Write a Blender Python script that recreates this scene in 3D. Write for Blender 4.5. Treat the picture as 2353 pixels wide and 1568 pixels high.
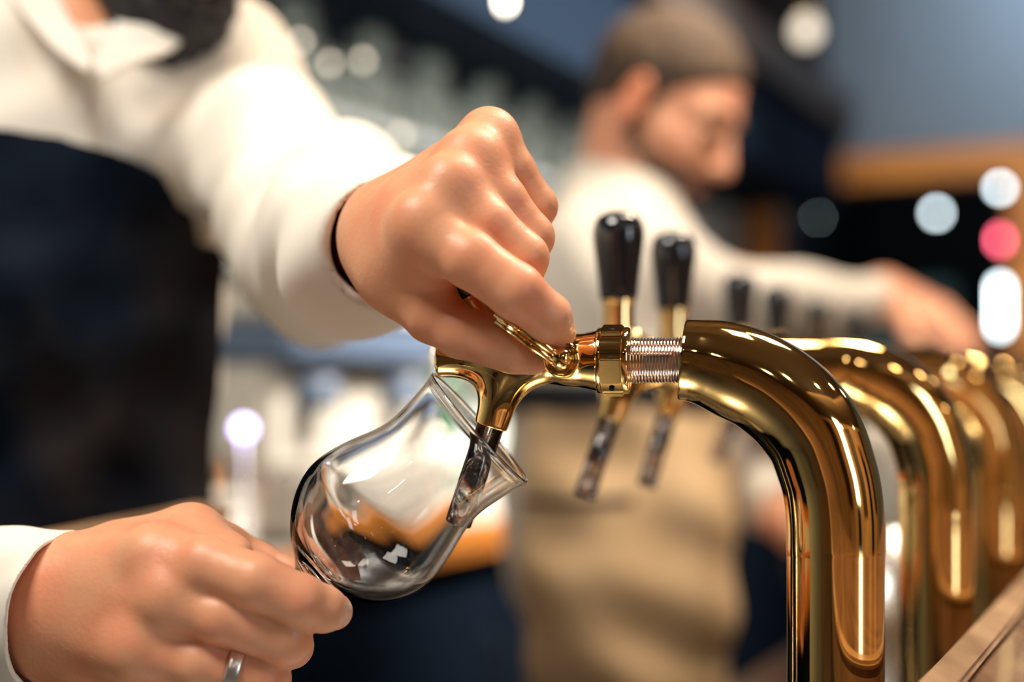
import bpy, bmesh, math, random
import numpy as np
from mathutils import Vector, Matrix

for o in list(bpy.data.objects):
    bpy.data.objects.remove(o, do_unlink=True)
SC = bpy.context.scene
COL = SC.collection
random.seed(7)

# ------------------------------------------------------------------ camera, world, light, exposure
FPX = 2353 * 50.0 / 36.0          # focal length in pixels of the 2353-wide frame
EYE = 1.25                        # camera height above the floor (m)
HOR = 900.0                       # image row of the horizon
DF = 0.655                        # focus distance (m)

def P(px, py, d=DF):
    """world point seen at pixel (px, py) of the photograph, d metres from the camera plane"""
    return np.array([(px - 1176.5) * d / FPX, d, EYE + (HOR - py) * d / FPX])

def PM(px, py, mm):
    return P(px, py, DF + mm / 1000.0)

cam = bpy.data.cameras.new('camera')
camo = bpy.data.objects.new('camera', cam)
COL.objects.link(camo)
camo.location = (0, 0, EYE)
camo.rotation_euler = (math.pi / 2, 0, 0)
cam.sensor_width = 36
cam.lens = 50
cam.shift_y = (HOR - 784.0) / 2353.0
cam.clip_start = 0.02
cam.dof.use_dof = True
cam.dof.focus_distance = DF - 0.012
cam.dof.aperture_fstop = 2.4
SC.camera = camo

world = bpy.data.worlds.new('world')
SC.world = world
world.use_nodes = True
wb = world.node_tree.nodes['Background']
wb.inputs[0].default_value = (0.10, 0.16, 0.24, 1)
wb.inputs[1].default_value = 0.25

SC.view_settings.view_transform = 'Standard'
SC.view_settings.look = 'None'
SC.view_settings.gamma = 1.0
SC.view_settings.exposure = 0.12
SC.view_settings.use_curve_mapping = False
SC.cycles.max_bounces = 14
SC.cycles.transmission_bounces = 12
SC.cycles.glossy_bounces = 6
SC.cycles.transparent_max_bounces = 12

def area(name, loc, target, size, power, color, shape='RECTANGLE', size_y=None):
    l = bpy.data.lights.new(name, 'AREA')
    l.shape = shape
    l.size = size
    if size_y: l.size_y = size_y
    l.energy = power
    l.color = color
    o = bpy.data.objects.new(name, l)
    COL.objects.link(o)
    o.location = loc
    o.rotation_euler = (Vector(target) - Vector(loc)).to_track_quat('-Z', 'Y').to_euler()
    return o

WARM = (1.0, 0.83, 0.64)
NEUT = (1.0, 0.93, 0.82)
COOL = (0.72, 0.86, 1.0)
area('key_light', (-0.62, 0.12, 2.55), (-0.15, 0.85, 1.3), 0.6, 28, NEUT, size_y=0.5)
area('bar_light', (0.45, 0.9, 2.8), (0.25, 0.9, 1.2), 0.4, 10, WARM, size_y=0.25)
area('rear_bar_light', (0.85, 1.35, 2.7), (0.2, 1.85, 1.4), 0.5, 36, WARM, size_y=0.3)
area('shelf_light', (0.97, 2.35, 2.65), (-0.15, 2.95, 1.35), 1.6, 58, NEUT, size_y=0.2).data.spread = math.radians(66)
for i, (x, y, z, e) in enumerate(((0.5, -0.5, 2.1, 5), (1.0, 0.2, 2.1, 5), (1.3, 1.0, 2.1, 5), (0.2, -1.2, 2.2, 5), (1.9, -0.6, 2.0, 6), (1.7, 2.0, 2.1, 5), (-0.6, -1.0, 2.2, 5), (2.6, 0.6, 2.1, 6))):
    l = bpy.data.lights.new('table_bulb', 'POINT'); l.energy = e * 0.33; l.color = WARM; l.shadow_soft_size = 0.03
    o = bpy.data.objects.new('table_bulb', l); COL.objects.link(o); o.location = (x, y, z)
area('wall_wash', (1.6, 3.9, 2.75), (1.9, 4.7, 2.1), 0.3, 15, COOL, size_y=0.3)
l = bpy.data.lights.new('passage_fill', 'POINT'); l.energy = 3.0; l.color = COOL; l.shadow_soft_size = 0.05  # unseen fill added so the locker shows in the dark passage
o = bpy.data.objects.new('passage_fill', l); COL.objects.link(o); o.location = (1.75, 5.6, 2.15)
area('street_window_light', (2.6, -1.6, 1.9), (0.2, 0.9, 1.2), 0.5, 20, COOL, size_y=1.3)

area('front_wall_fill', (1.9, -0.9, 2.85), (3.2, -1.6, 1.3), 2.2, 55, WARM, size_y=0.3)  # two unseen fills added to brighten the customers' wall mirrored in the brass
area('front_wall_fill', (2.7, 1.0, 2.85), (4.6, 0.6, 1.3), 2.2, 40, WARM, size_y=0.3)
# ------------------------------------------------------------------ materials
MATS = {}
def mat(name, color, rough=0.5, metal=0.0, trans=0.0, ior=1.45, emit=None, estr=0.0,
        noise=None, bump=None, sss=0.0, coat=0.0, sheen=0.0, spec=None):
    """noise = (scale, colour 2, low, high[, stretch vector]); bump = (scale, strength, distance)"""
    m = bpy.data.materials.new(name)
    m.use_nodes = True
    nt = m.node_tree
    b = nt.nodes['Principled BSDF']
    b.inputs['Base Color'].default_value = (*color, 1)
    b.inputs['Roughness'].default_value = rough
    b.inputs['Metallic'].default_value = metal
    b.inputs['Transmission Weight'].default_value = trans
    b.inputs['IOR'].default_value = ior
    b.inputs['Coat Weight'].default_value = coat
    b.inputs['Sheen Weight'].default_value = sheen
    if spec is not None: b.inputs['Specular IOR Level'].default_value = spec
    if sss:
        b.inputs['Subsurface Weight'].default_value = sss
        b.inputs['Subsurface Radius'].default_value = (1.0, 0.35, 0.2)
        b.inputs['Subsurface Scale'].default_value = 0.006
    if emit:
        b.inputs['Emission Color'].default_value = (*emit, 1)
        b.inputs['Emission Strength'].default_value = estr
    if noise or bump:
        tc = nt.nodes.new('ShaderNodeTexCoord')
    if noise:
        sc, c2, lo, hi = noise[:4]
        mp = nt.nodes.new('ShaderNodeMapping')
        if len(noise) > 4: mp.inputs['Scale'].default_value = noise[4]
        if len(noise) > 5: mp.inputs['Rotation'].default_value = noise[5]
        n = nt.nodes.new('ShaderNodeTexNoise')
        n.inputs['Scale'].default_value = sc
        n.inputs['Detail'].default_value = 5
        r = nt.nodes.new('ShaderNodeValToRGB')
        r.color_ramp.elements[0].position = lo
        r.color_ramp.elements[1].position = hi
        r.color_ramp.elements[0].color = (*color, 1)
        r.color_ramp.elements[1].color = (*c2, 1)
        nt.links.new(tc.outputs['Object'], mp.inputs[0])
        nt.links.new(mp.outputs[0], n.inputs['Vector'])
        nt.links.new(n.outputs['Fac'], r.inputs[0])
        nt.links.new(r.outputs[0], b.inputs['Base Color'])
    if bump:
        n = nt.nodes.new('ShaderNodeTexNoise')
        n.inputs['Scale'].default_value = bump[0]
        n.inputs['Detail'].default_value = 4
        bp = nt.nodes.new('ShaderNodeBump')
        bp.inputs['Strength'].default_value = bump[1]
        bp.inputs['Distance'].default_value = bump[2]
        nt.links.new(tc.outputs['Object'], n.inputs['Vector'])
        nt.links.new(n.outputs['Fac'], bp.inputs['Height'])
        nt.links.new(bp.outputs[0], b.inputs['Normal'])
    MATS[name] = m
    return m

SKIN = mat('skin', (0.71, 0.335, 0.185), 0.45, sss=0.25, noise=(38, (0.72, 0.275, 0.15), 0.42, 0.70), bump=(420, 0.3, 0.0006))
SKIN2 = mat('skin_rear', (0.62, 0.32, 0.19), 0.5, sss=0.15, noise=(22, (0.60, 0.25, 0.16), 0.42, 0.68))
LIP = mat('lip', (0.50, 0.17, 0.13), 0.45)
NAIL = mat('nail', (0.74, 0.42, 0.30), 0.25, coat=0.3)
EYEW = mat('eye_white', (0.7, 0.66, 0.62), 0.2)
HAIRB = mat('hair_black', (0.008, 0.009, 0.013), 0.55, noise=(160, (0.02, 0.018, 0.02), 0.4, 0.7), bump=(300, 0.6, 0.003))
HAIR2 = mat('hair_brown', (0.070, 0.045, 0.030), 0.7, spec=0.2, noise=(140, (0.135, 0.09, 0.06), 0.4, 0.7, (1, 1, 0.25)), bump=(240, 0.6, 0.003))
HAIR3 = mat('hair_dark_sides', (0.032, 0.019, 0.013), 0.8, noise=(160, (0.06, 0.036, 0.024), 0.4, 0.7))
STUB = mat('stubble', (0.12, 0.06, 0.035), 0.7, noise=(300, (0.06, 0.035, 0.022), 0.35, 0.7))
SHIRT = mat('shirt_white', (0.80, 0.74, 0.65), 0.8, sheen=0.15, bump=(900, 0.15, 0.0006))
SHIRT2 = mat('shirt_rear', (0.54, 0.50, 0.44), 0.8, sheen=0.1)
STITCH = mat('shirt_seam', (0.70, 0.62, 0.52), 0.8)
BUTTON = mat('button', (0.75, 0.70, 0.62), 0.3)
DENIM = mat('apron_dark', (0.0022, 0.0060, 0.0140), 0.85, spec=0.12, noise=(9, (0.020, 0.014, 0.0125), 0.48, 0.75, (1, 1, 0.5)), bump=(60, 0.5, 0.004))  # brownish noise tone stands in for highlights on the folds
BEIGE = mat('apron_beige', (0.60, 0.42, 0.245), 0.85, noise=(9, (0.52, 0.36, 0.20), 0.4, 0.7))
TROUS = mat('trousers', (0.015, 0.017, 0.022), 0.8)
SHOE = mat('shoe', (0.01, 0.01, 0.012), 0.4)
BLACKC = mat('black_cloth', (0.008, 0.010, 0.014), 0.8)
GOLD = mat('gold', (0.93, 0.62, 0.235), 0.055, 1.0)
GOLD2 = mat('gold_worn', (0.93, 0.66, 0.30), 0.10, 1.0)
SHANKM = mat('shank_metal', (0.86, 0.70, 0.62), 0.16, 1.0)
STEEL = mat('steel', (0.62, 0.62, 0.62), 0.25, 1.0)
SILVER = mat('silver', (0.95, 0.90, 0.85), 0.3, 1.0)
BLACKP = mat('black_plastic', (0.006, 0.008, 0.013), 0.12, coat=0.6)
HOLE = mat('hole_dark', (0.004, 0.003, 0.003), 0.8)
SMOKE = mat('smoky_plastic', (0.66, 0.60, 0.58), 0.03, 0.0, 1.0, 1.45)
GLASS = mat('clear_glass', (0.985, 0.99, 0.99), 0.0, 0.0, 1.0, 1.47)
GLASSB = mat('shelf_glass', (0.90, 0.95, 0.94), 0.02, 0.0, 0.85, 1.45)
WOODO = mat('wood_orange', (0.56, 0.20, 0.030), 0.4, noise=(7, (0.30, 0.10, 0.02), 0.4, 0.65, (1, 1, 7)))
WOODB = mat('wood_bar', (0.26, 0.145, 0.085), 0.26, coat=0.35, noise=(9, (0.13, 0.065, 0.038), 0.38, 0.66, (9, 0.8, 1), (0, 0, -0.45)), bump=(60, 0.1, 0.001))
WOODL = mat('wood_rail', (0.36, 0.22, 0.12), 0.5, noise=(9, (0.22, 0.12, 0.06), 0.4, 0.66, (6, 0.8, 1), (0, 0, -0.45)))
WOODD = mat('wood_dark', (0.035, 0.018, 0.012), 0.5, noise=(10, (0.02, 0.010, 0.008), 0.4, 0.7, (1, 1, 6)))
NAVY = mat('navy_panel', (0.0028, 0.0065, 0.0135), 0.85, spec=0.05)
DARKB = mat('dark_brown_panel', (0.010, 0.007, 0.006), 0.85, spec=0.05)
EARM = mat('skin_ear', (0.70, 0.25, 0.13), 0.5)
BROWNB = mat('brown_beam', (0.018, 0.012, 0.010), 0.6, noise=(6, (0.035, 0.02, 0.015), 0.4, 0.7, (5, 1, 1)))
WALLB = mat('wall_blue', (0.125, 0.152, 0.178), 0.8, noise=(3, (0.108, 0.132, 0.158), 0.4, 0.7), bump=(50, 0.1, 0.002))
WALLT = mat('wall_teal_tile', (0.44, 0.49, 0.47), 0.35)
WALLW = mat('wall_warm', (0.46, 0.29, 0.16), 0.7, noise=(2, (0.34, 0.20, 0.11), 0.4, 0.6))
GROUT = mat('grout', (0.12, 0.15, 0.15), 0.8)
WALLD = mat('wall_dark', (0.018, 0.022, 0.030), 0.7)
CEIL = mat('ceiling_dark', (0.17, 0.115, 0.075), 0.8)
FLOORM = mat('floor_dark', (0.03, 0.022, 0.018), 0.35, noise=(5, (0.02, 0.015, 0.012), 0.4, 0.7))
CREAM = mat('cream_ceramic', (0.44, 0.415, 0.37), 0.35)
PALE = mat('pale_counter', (0.36, 0.33, 0.29), 0.35, noise=(8, (0.30, 0.28, 0.25), 0.4, 0.7))
TEALP = mat('teal_plastic', (0.10, 0.20, 0.21), 0.4)
BLUEB = mat('blue_grey_box', (0.07, 0.10, 0.16), 0.5)
REDP = mat('red_plastic', (0.50, 0.05, 0.06), 0.35)
GREENB = mat('bottle_green', (0.05, 0.16, 0.09), 0.05, trans=0.6)
BROWNG = mat('bottle_brown', (0.16, 0.06, 0.02), 0.05, trans=0.5)
PAPER = mat('paper', (0.7, 0.68, 0.62), 0.7)
BULBW = mat('bulb_warm', (1, 0.9, 0.75), 0.3, emit=(1.0, 0.88, 0.70), estr=16)
BULBC = mat('bulb_cool', (0.9, 1, 1), 0.3, emit=(0.80, 0.95, 1.0), estr=16)
BULBD = mat('bulb_dim', (0.9, 0.85, 0.75), 0.3, emit=(1.0, 0.86, 0.68), estr=1.5)
BULBR = mat('bulb_red', (1, 0.2, 0.3), 0.3, emit=(1.0, 0.12, 0.2), estr=14)
BULBV = mat('bulb_violet', (0.8, 0.75, 1), 0.3, emit=(0.60, 0.52, 1.0), estr=7)
LEDG = mat('led_green', (0.1, 0.7, 0.25), 0.3, emit=(0.08, 0.85, 0.25), estr=2.5)

# ------------------------------------------------------------------ object helpers
def tag(o, label=None, cat=None, group=None, kind=None):
    if label: o['label'] = label
    if cat: o['category'] = cat
    if group: o['group'] = group
    if kind: o['kind'] = kind
    return o

def thing(name, label, cat, loc=(0, 0, 0), group=None):
    o = bpy.data.objects.new(name, None)
    o.empty_display_size = 0.05
    COL.objects.link(o)
    o.location = [float(v) for v in loc]
    return tag(o, label, cat, group)

def wloc(o):
    v = Vector((0, 0, 0))
    while o is not None:
        v += o.location
        o = o.parent
    return v

def mk(name, V, F, m, parent=None, smooth=True, normals=None, label=None, origin=None):
    """one mesh object; V in world coordinates"""
    V = np.asarray(V, dtype=np.float64)
    base = np.array(wloc(parent)) if parent is not None else (np.array(origin, float) if origin is not None else np.zeros(3))
    me = bpy.data.meshes.new(name)
    F = F.tolist() if isinstance(F, np.ndarray) else F
    me.from_pydata((V - base).tolist(), [], F)
    if smooth: me.polygons.foreach_set('use_smooth', [True] * len(me.polygons))
    for mm in (m if isinstance(m, (list, tuple)) else [m]): me.materials.append(mm)
    me.update()
    o = bpy.data.objects.new(name, me)
    COL.objects.link(o)
    if parent is not None: o.parent = parent
    else: o.location = base.tolist()
    if normals is not None:
        me.normals_split_custom_set_from_vertices(normals.tolist())
    if label: o['label'] = label
    return o

def frame_of(d):
    d = np.array(d, float); d /= np.linalg.norm(d)
    a = np.array([0, 1.0, 0]) if abs(d[1]) < 0.9 else np.array([1.0, 0, 0])
    u = np.cross(a, d); u /= np.linalg.norm(u)
    return u, np.cross(d, u), d

def lathe(profile, origin, axis=(0, 0, 1), n=48, close=False):
    """profile [(r, s)] turned about the axis from origin; r = 0 ends are closed to a point"""
    u, v, d = frame_of(axis)
    origin = np.array(origin, float)
    V, rings = [], []
    for r, s in profile:
        c = origin + d * s
        if r <= 1e-9:
            rings.append([len(V)]); V.append(c)
        else:
            st = len(V)
            for i in range(n):
                a = 2 * math.pi * i / n
                V.append(c + (u * math.cos(a) + v * math.sin(a)) * r)
            rings.append(list(range(st, st + n)))
    F = []
    pairs = list(zip(rings[:-1], rings[1:]))
    if close: pairs.append((rings[-1], rings[0]))
    for A, B in pairs:
        if len(A) == 1 and len(B) == 1: continue
        for i in range(n):
            j = (i + 1) % n
            if len(A) == 1: F.append((A[0], B[j], B[i]))
            elif len(B) == 1: F.append((A[i], A[j], B[0]))
            else: F.append((A[i], A[j], B[j], B[i]))
    if not close:
        if len(rings[0]) > 1: F.append(tuple(reversed(rings[0])))
        if len(rings[-1]) > 1: F.append(tuple(rings[-1]))
    return np.array(V), F

def sweep(path, radii, n=32, caps=True, flat=None):
    """round tube along a path of points"""
    path = np.array(path, float)
    V, F = [], []
    t = np.gradient(path, axis=0)
    t /= np.linalg.norm(t, axis=1)[:, None]
    u, v, d = frame_of(t[0])
    for k in range(len(path)):
        u = u - t[k] * np.dot(u, t[k]); u /= np.linalg.norm(u)
        v = np.cross(t[k], u)
        r = radii[k] if hasattr(radii, '__len__') else radii
        for i in range(n):
            a = 2 * math.pi * i / n
            V.append(path[k] + (u * math.cos(a) + v * math.sin(a)) * r)
    for k in range(len(path) - 1):
        for i in range(n):
            j = (i + 1) % n
            F.append((k * n + i, k * n + j, (k + 1) * n + j, (k + 1) * n + i))
    if caps:
        F.append(tuple(reversed(range(n))))
        F.append(tuple(range((len(path) - 1) * n, len(path) * n)))
    return np.array(V), F

def spline(pts, n):
    """Catmull-Rom through the points"""
    pts = np.array(pts, float)
    ext = np.vstack([2 * pts[0] - pts[1], pts, 2 * pts[-1] - pts[-2]])
    out = []
    m = len(pts) - 1
    for q in np.linspace(0, m - 1e-9, n):
        i = int(q); t = q - i
        p0, p1, p2, p3 = ext[i:i + 4]
        out.append(0.5 * (2 * p1 + (p2 - p0) * t + (2 * p0 - 5 * p1 + 4 * p2 - p3) * t * t + (3 * p1 - p0 - 3 * p2 + p3) * t ** 3))
    return np.array(out)

def boxv(c, ax, half, bevel=0.0, seg=2):
    """box about c, ax = three axis vectors, half sizes; optional bevel"""
    bm = bmesh.new()
    bmesh.ops.create_cube(bm, size=2)
    for v in bm.verts:
        v.co = Vector((v.co.x * half[0], v.co.y * half[1], v.co.z * half[2]))
    if bevel: bmesh.ops.bevel(bm, geom=bm.edges[:], offset=bevel, segments=seg, affect='EDGES')
    bm.verts.index_update()
    A = np.array(ax, float)
    V = np.array([v.co[:] for v in bm.verts]) @ A + np.array(c, float)
    F = [tuple(v.index for v in f.verts) for f in bm.faces]
    bm.free()
    return V, F

def merge(parts):
    V, F, n = [], [], 0
    for v, f in parts:
        V.append(np.asarray(v))
        F += [tuple(i + n for i in q) for q in (f.tolist() if isinstance(f, np.ndarray) else f)]
        n += len(v)
    return np.vstack(V), F

# bar direction: R runs along the bar away from the camera, N from the back wall towards the customers
Rv = np.array([0.4367, 0.8996, 0.0])
Nv = np.array([0.8996, -0.4367, 0.0])
Zv = np.array([0, 0, 1.0])
RM = np.array([Rv, Nv, Zv])
CORNER = np.array([0.801, 5.0, 0.0])          # where the back wall meets the end wall
def W(a, b, z=0.0):
    """point a metres along the back wall from the far corner towards the camera, b metres out from it"""
    return CORNER - Rv * a + Nv * b + Zv * z

def on_line(px, b):
    """a such that W(a, b) is seen in image column px"""
    q = (px - 1176.5) / FPX
    p0 = CORNER + Nv * b
    return (p0[0] - q * p0[1]) / (Rv[0] - q * Rv[1])

# ------------------------------------------------------------------ implicit surfaces
def smin(a, b, k):
    h = np.maximum(k - np.abs(a - b), 0.0) / k
    return np.minimum(a, b) - h * h * k * 0.25

def smax(a, b, k): return -smin(-a, -b, k)

def cone(p, a, ra, b, rb):
    a = np.asarray(a, np.float32); b = np.asarray(b, np.float32)
    ab = b - a
    pa = p - a
    t = np.clip((pa @ ab) / float(ab @ ab), 0, 1)
    q = pa - t[:, None] * ab
    return np.sqrt((q * q).sum(1)) - (ra + (rb - ra) * t)

def ball(p, c, r):
    q = p - np.asarray(c, np.float32)
    return np.sqrt((q * q).sum(1)) - r

def ellip(p, c, M, r):
    """ellipsoid about c, axes = rows of M, radii r"""
    q = (p - np.asarray(c, np.float32)) @ np.asarray(M, np.float32).T
    r = np.asarray(r, np.float32)
    k0 = np.sqrt(((q / r) ** 2).sum(1)) + 1e-9
    k1 = np.sqrt(((q / (r * r)) ** 2).sum(1)) + 1e-9
    return k0 * (k0 - 1) / k1

def cyl(p, a, b, r, rnd=0.0):
    a = np.asarray(a, np.float32); b = np.asarray(b, np.float32)
    d = b - a; L = float(np.linalg.norm(d)); d = d / L
    pa = p - a
    s = pa @ d
    q = np.sqrt(np.maximum((pa * pa).sum(1) - s * s, 0))
    dx = q - (r - rnd); dy = np.abs(s - L / 2) - (L / 2 - rnd)
    return np.minimum(np.maximum(dx, dy), 0) + np.sqrt(np.maximum(dx, 0) ** 2 + np.maximum(dy, 0) ** 2) - rnd

def half(p, o, n):
    n = np.asarray(n, np.float32); n = n / np.linalg.norm(n)
    return (p - np.asarray(o, np.float32)) @ n

def chain(p, pts, k=0.004):
    d = None
    for (a, ra), (b, rb) in zip(pts[:-1], pts[1:]):
        e = cone(p, a, ra, b, rb)
        d = e if d is None else smin(d, e, k)
    return d

def waves(p, ws):
    s = np.zeros(len(p), np.float32)
    for amp, k, ph in ws:
        s += amp * np.sin(p @ np.asarray(k, np.float32) + ph)
    return s

def sdf_mesh(f, lo, hi, h, B=8, slack=1.25, newton=2):
    """sparse surface nets of the zero set of f in the box lo..hi, cell size h"""
    lo = np.array(lo, np.float32); hi = np.array(hi, np.float32)
    nb = np.maximum(np.ceil((hi - lo) / (h * B)).astype(int), 1)
    g = np.stack(np.meshgrid(*[np.arange(k) for k in nb], indexing='ij'), -1).reshape(-1, 3)
    cen = lo + (g + 0.5) * (h * B)
    act = []
    for i in range(0, len(cen), 400000):
        act.append(np.abs(f(cen[i:i + 400000].astype(np.float32))) < 0.87 * B * h * slack + h)
    g = g[np.concatenate(act)]
    n1 = B + 1
    off = np.stack(np.meshgrid(*[np.arange(n1)] * 3, indexing='ij'), -1)
    vals = np.empty((len(g), n1, n1, n1), np.float32)
    step = max(1, 500000 // n1 ** 3)
    for i in range(0, len(g), step):
        gi = g[i:i + step]
        pts = lo + (gi[:, None, None, None, :] * B + off[None]) * h
        vals[i:i + step] = f(pts.reshape(-1, 3).astype(np.float32)).reshape(len(gi), n1, n1, n1)
    ins = vals < 0
    cnt = sum(ins[:, a:a + B, b:b + B, c:c + B].astype(np.int8) for a in (0, 1) for b in (0, 1) for c in (0, 1))
    bi, i, j, k = np.nonzero((cnt > 0) & (cnt < 8))
    cell = g[bi] * B + np.stack([i, j, k], -1)
    acc = np.zeros((len(bi), 3), np.float32); num = np.zeros(len(bi), np.float32)
    cs = [(a, b, c) for a in (0, 1) for b in (0, 1) for c in (0, 1)]
    for A in cs:
        for ax in range(3):
            if A[ax]: continue
            Bc = list(A); Bc[ax] = 1
            va = vals[bi, i + A[0], j + A[1], k + A[2]]
            vb = vals[bi, i + Bc[0], j + Bc[1], k + Bc[2]]
            mk_ = (va < 0) != (vb < 0)
            t = np.where(mk_, va / np.where(mk_, va - vb, 1), 0)
            pt = np.array(A, np.float32)[None].repeat(len(bi), 0)
            pt[:, ax] += t
            acc += pt * mk_[:, None]; num += mk_
    V = lo + (cell + acc / num[:, None]) * h
    D = nb.astype(np.int64) * B + 2
    key = (cell[:, 0].astype(np.int64) * D[1] + cell[:, 1]) * D[2] + cell[:, 2]
    order = np.argsort(key); skey = key[order]
    F = []
    for ax in range(3):
        b1, b2 = (ax + 1) % 3, (ax + 2) % 3
        sl0 = [slice(None)] + [slice(0, B)] * 3
        sl1 = list(sl0); sl1[ax + 1] = slice(1, B + 1)
        e0, e1 = ins[tuple(sl0)], ins[tuple(sl1)]
        bi2, x, y, z = np.nonzero(e0 != e1)
        c0 = g[bi2] * B + np.stack([x, y, z], -1)
        flip = e0[bi2, x, y, z]
        quad = []
        for d1, d2 in ((0, 0), (-1, 0), (-1, -1), (0, -1)):
            c = c0.copy(); c[:, b1] += d1; c[:, b2] += d2
            kk = (c[:, 0].astype(np.int64) * D[1] + c[:, 1]) * D[2] + c[:, 2]
            pos = np.clip(np.searchsorted(skey, kk), 0, len(skey) - 1)
            ok = (skey[pos] == kk) & (c >= 0).all(1)
            quad.append(np.where(ok, order[pos], -1))
        q = np.stack(quad, -1)
        q[~flip] = q[~flip][:, ::-1]
        F.append(q[(q >= 0).all(1)])
    F = np.vstack(F)
    V = V.astype(np.float32)
    e = np.float32(h * 0.35)
    def grad(V):
        G = np.empty_like(V)
        for a in range(3):
            d = np.zeros(3, np.float32); d[a] = e
            G[:, a] = (f(V + d) - f(V - d)) / (2 * e)
        return G
    for _ in range(newton):
        G = grad(V)
        st = f(V)[:, None] * G / np.maximum((G * G).sum(1), 0.2)[:, None]
        ln = np.linalg.norm(st, axis=1)
        st *= np.minimum(1, 0.6 * h / np.maximum(ln, 1e-9))[:, None]
        V = V - st
    G = grad(V)
    Nn = G / np.maximum(np.linalg.norm(G, axis=1), 1e-9)[:, None]
    return V, F, Nn
# ------------------------------------------------------------------ room shell
ROOM_A, ROOM_B, ROOM_H = 8.5, 5.6, 2.95
def slab(name, a0, a1, b0, b1, z0, z1, m, parent=None, bevel=0.0, kind='structure', label=None, pieces=None):
    c = W((a0 + a1) / 2, (b0 + b1) / 2, (z0 + z1) / 2)
    v, f = boxv(c, RM, (abs(a1 - a0) / 2, abs(b1 - b0) / 2, (z1 - z0) / 2), bevel)
    o = mk(name, v, f, m, parent, smooth=False, origin=None if parent else W((a0 + a1) / 2, (b0 + b1) / 2, z0))
    if parent is None and kind: o['kind'] = kind
    if label: o['label'] = label
    return o
def bx(a0, a1, b0, b1, z0, z1, bevel=0.0):
    return boxv(W((a0 + a1) / 2, (b0 + b1) / 2, (z0 + z1) / 2), RM, (abs(a1 - a0) / 2, abs(b1 - b0) / 2, (z1 - z0) / 2), bevel)

slab('floor', -2.6, ROOM_A, -0.1, ROOM_B, -0.1, 0.0, FLOORM)
slab('ceiling', -0.1, ROOM_A, -0.1, ROOM_B, ROOM_H, ROOM_H + 0.1, CEIL)
wb_ = slab('wall_back', 0, ROOM_A, -0.1, 0.0, 0, ROOM_H, WALLT)
slab('wall_front', -0.1, ROOM_A, ROOM_B, ROOM_B + 0.1, 0, ROOM_H, WALLW)
slab('wall_left', ROOM_A, ROOM_A + 0.1, -0.1, ROOM_B + 0.1, 0, ROOM_H, WALLW)

# unseen dark panels on the customers' side, added for contrast in the brass reflections
for i, (a0, a1) in enumerate(((0.6, 1.5), (2.3, 3.0), (3.7, 4.6), (5.3, 5.9), (6.8, 7.9))):
    slab('trim_%d' % (4 + i), a0, a1, ROOM_B - 0.03, ROOM_B, 0.0 if i % 2 else 1.1, 2.2 if i % 2 else 2.75, NAVY if i % 2 else WOODD, kind='structure')
# end wall with a doorway in it
def u_of(px):
    q = (px - 1176.5) / FPX
    return (CORNER[1] * q - CORNER[0]) / (Nv[0] - Nv[1] * q)
DU0, DU1, DZ = u_of(1790), u_of(2322), 1.945
CW = 0.105
v, f = merge([bx(-0.12, 0, 0, DU0, 0, ROOM_H), bx(-0.12, 0, DU1, ROOM_B, 0, ROOM_H), bx(-0.12, 0, DU0, DU1, DZ, ROOM_H)])
o = mk('wall_end', v, f, WALLB, None, smooth=False, origin=W(0, 2, 0)); o['kind'] = 'structure'
# casing
dr = mk('door_1', *merge([bx(-0.1, 0.004, DU0 - 0.012, DU0, 0, DZ), bx(-0.1, 0.004, DU1, DU1 + 0.012, 0, DZ), bx(-0.1, 0.004, DU0, DU1, DZ, DZ + 0.012)]), WOODO, None, smooth=False, origin=W(0, DU0, 0))
dr['kind'] = 'structure'; dr['label'] = 'doorway with wide orange wood casing behind the rear bartender'
mk('side_casing', *bx(0, 0.03, DU0 - CW, DU0, 0, DZ + CW, 0.006), WOODO, dr, smooth=False)
mk('side_casing', *bx(0, 0.03, DU1, DU1 + CW, 0, DZ + CW, 0.006), WOODO, dr, smooth=False)
mk('head_casing', *bx(0, 0.032, DU0 - 0.001, DU1 + 0.001, DZ, DZ + CW, 0.006), WOODO, dr, smooth=False)
# dark passage beyond
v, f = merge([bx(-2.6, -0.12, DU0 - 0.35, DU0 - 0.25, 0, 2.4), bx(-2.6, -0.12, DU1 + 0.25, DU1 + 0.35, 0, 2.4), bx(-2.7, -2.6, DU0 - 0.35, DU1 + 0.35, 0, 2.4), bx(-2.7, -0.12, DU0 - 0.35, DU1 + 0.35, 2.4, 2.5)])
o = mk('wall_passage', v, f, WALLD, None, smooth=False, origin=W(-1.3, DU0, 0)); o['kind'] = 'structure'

# dark soffit over the back bar with brown beam above
so = slab('trim_1', 0, ROOM_A, 0, 0.36, 1.885, 2.12, NAVY, kind='structure', label='dark soffit over the glass shelves')
be = slab('trim_2', 0, ROOM_A, 0.0, 0.40, 2.12, 2.24, BROWNB, kind='structure', label='brown beam above the dark soffit')
slab('trim_3', 0, ROOM_A, 0.0, 0.30, 2.24, ROOM_H, DARKB, kind='structure', label='dark boxed wall above the brown beam')

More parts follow.
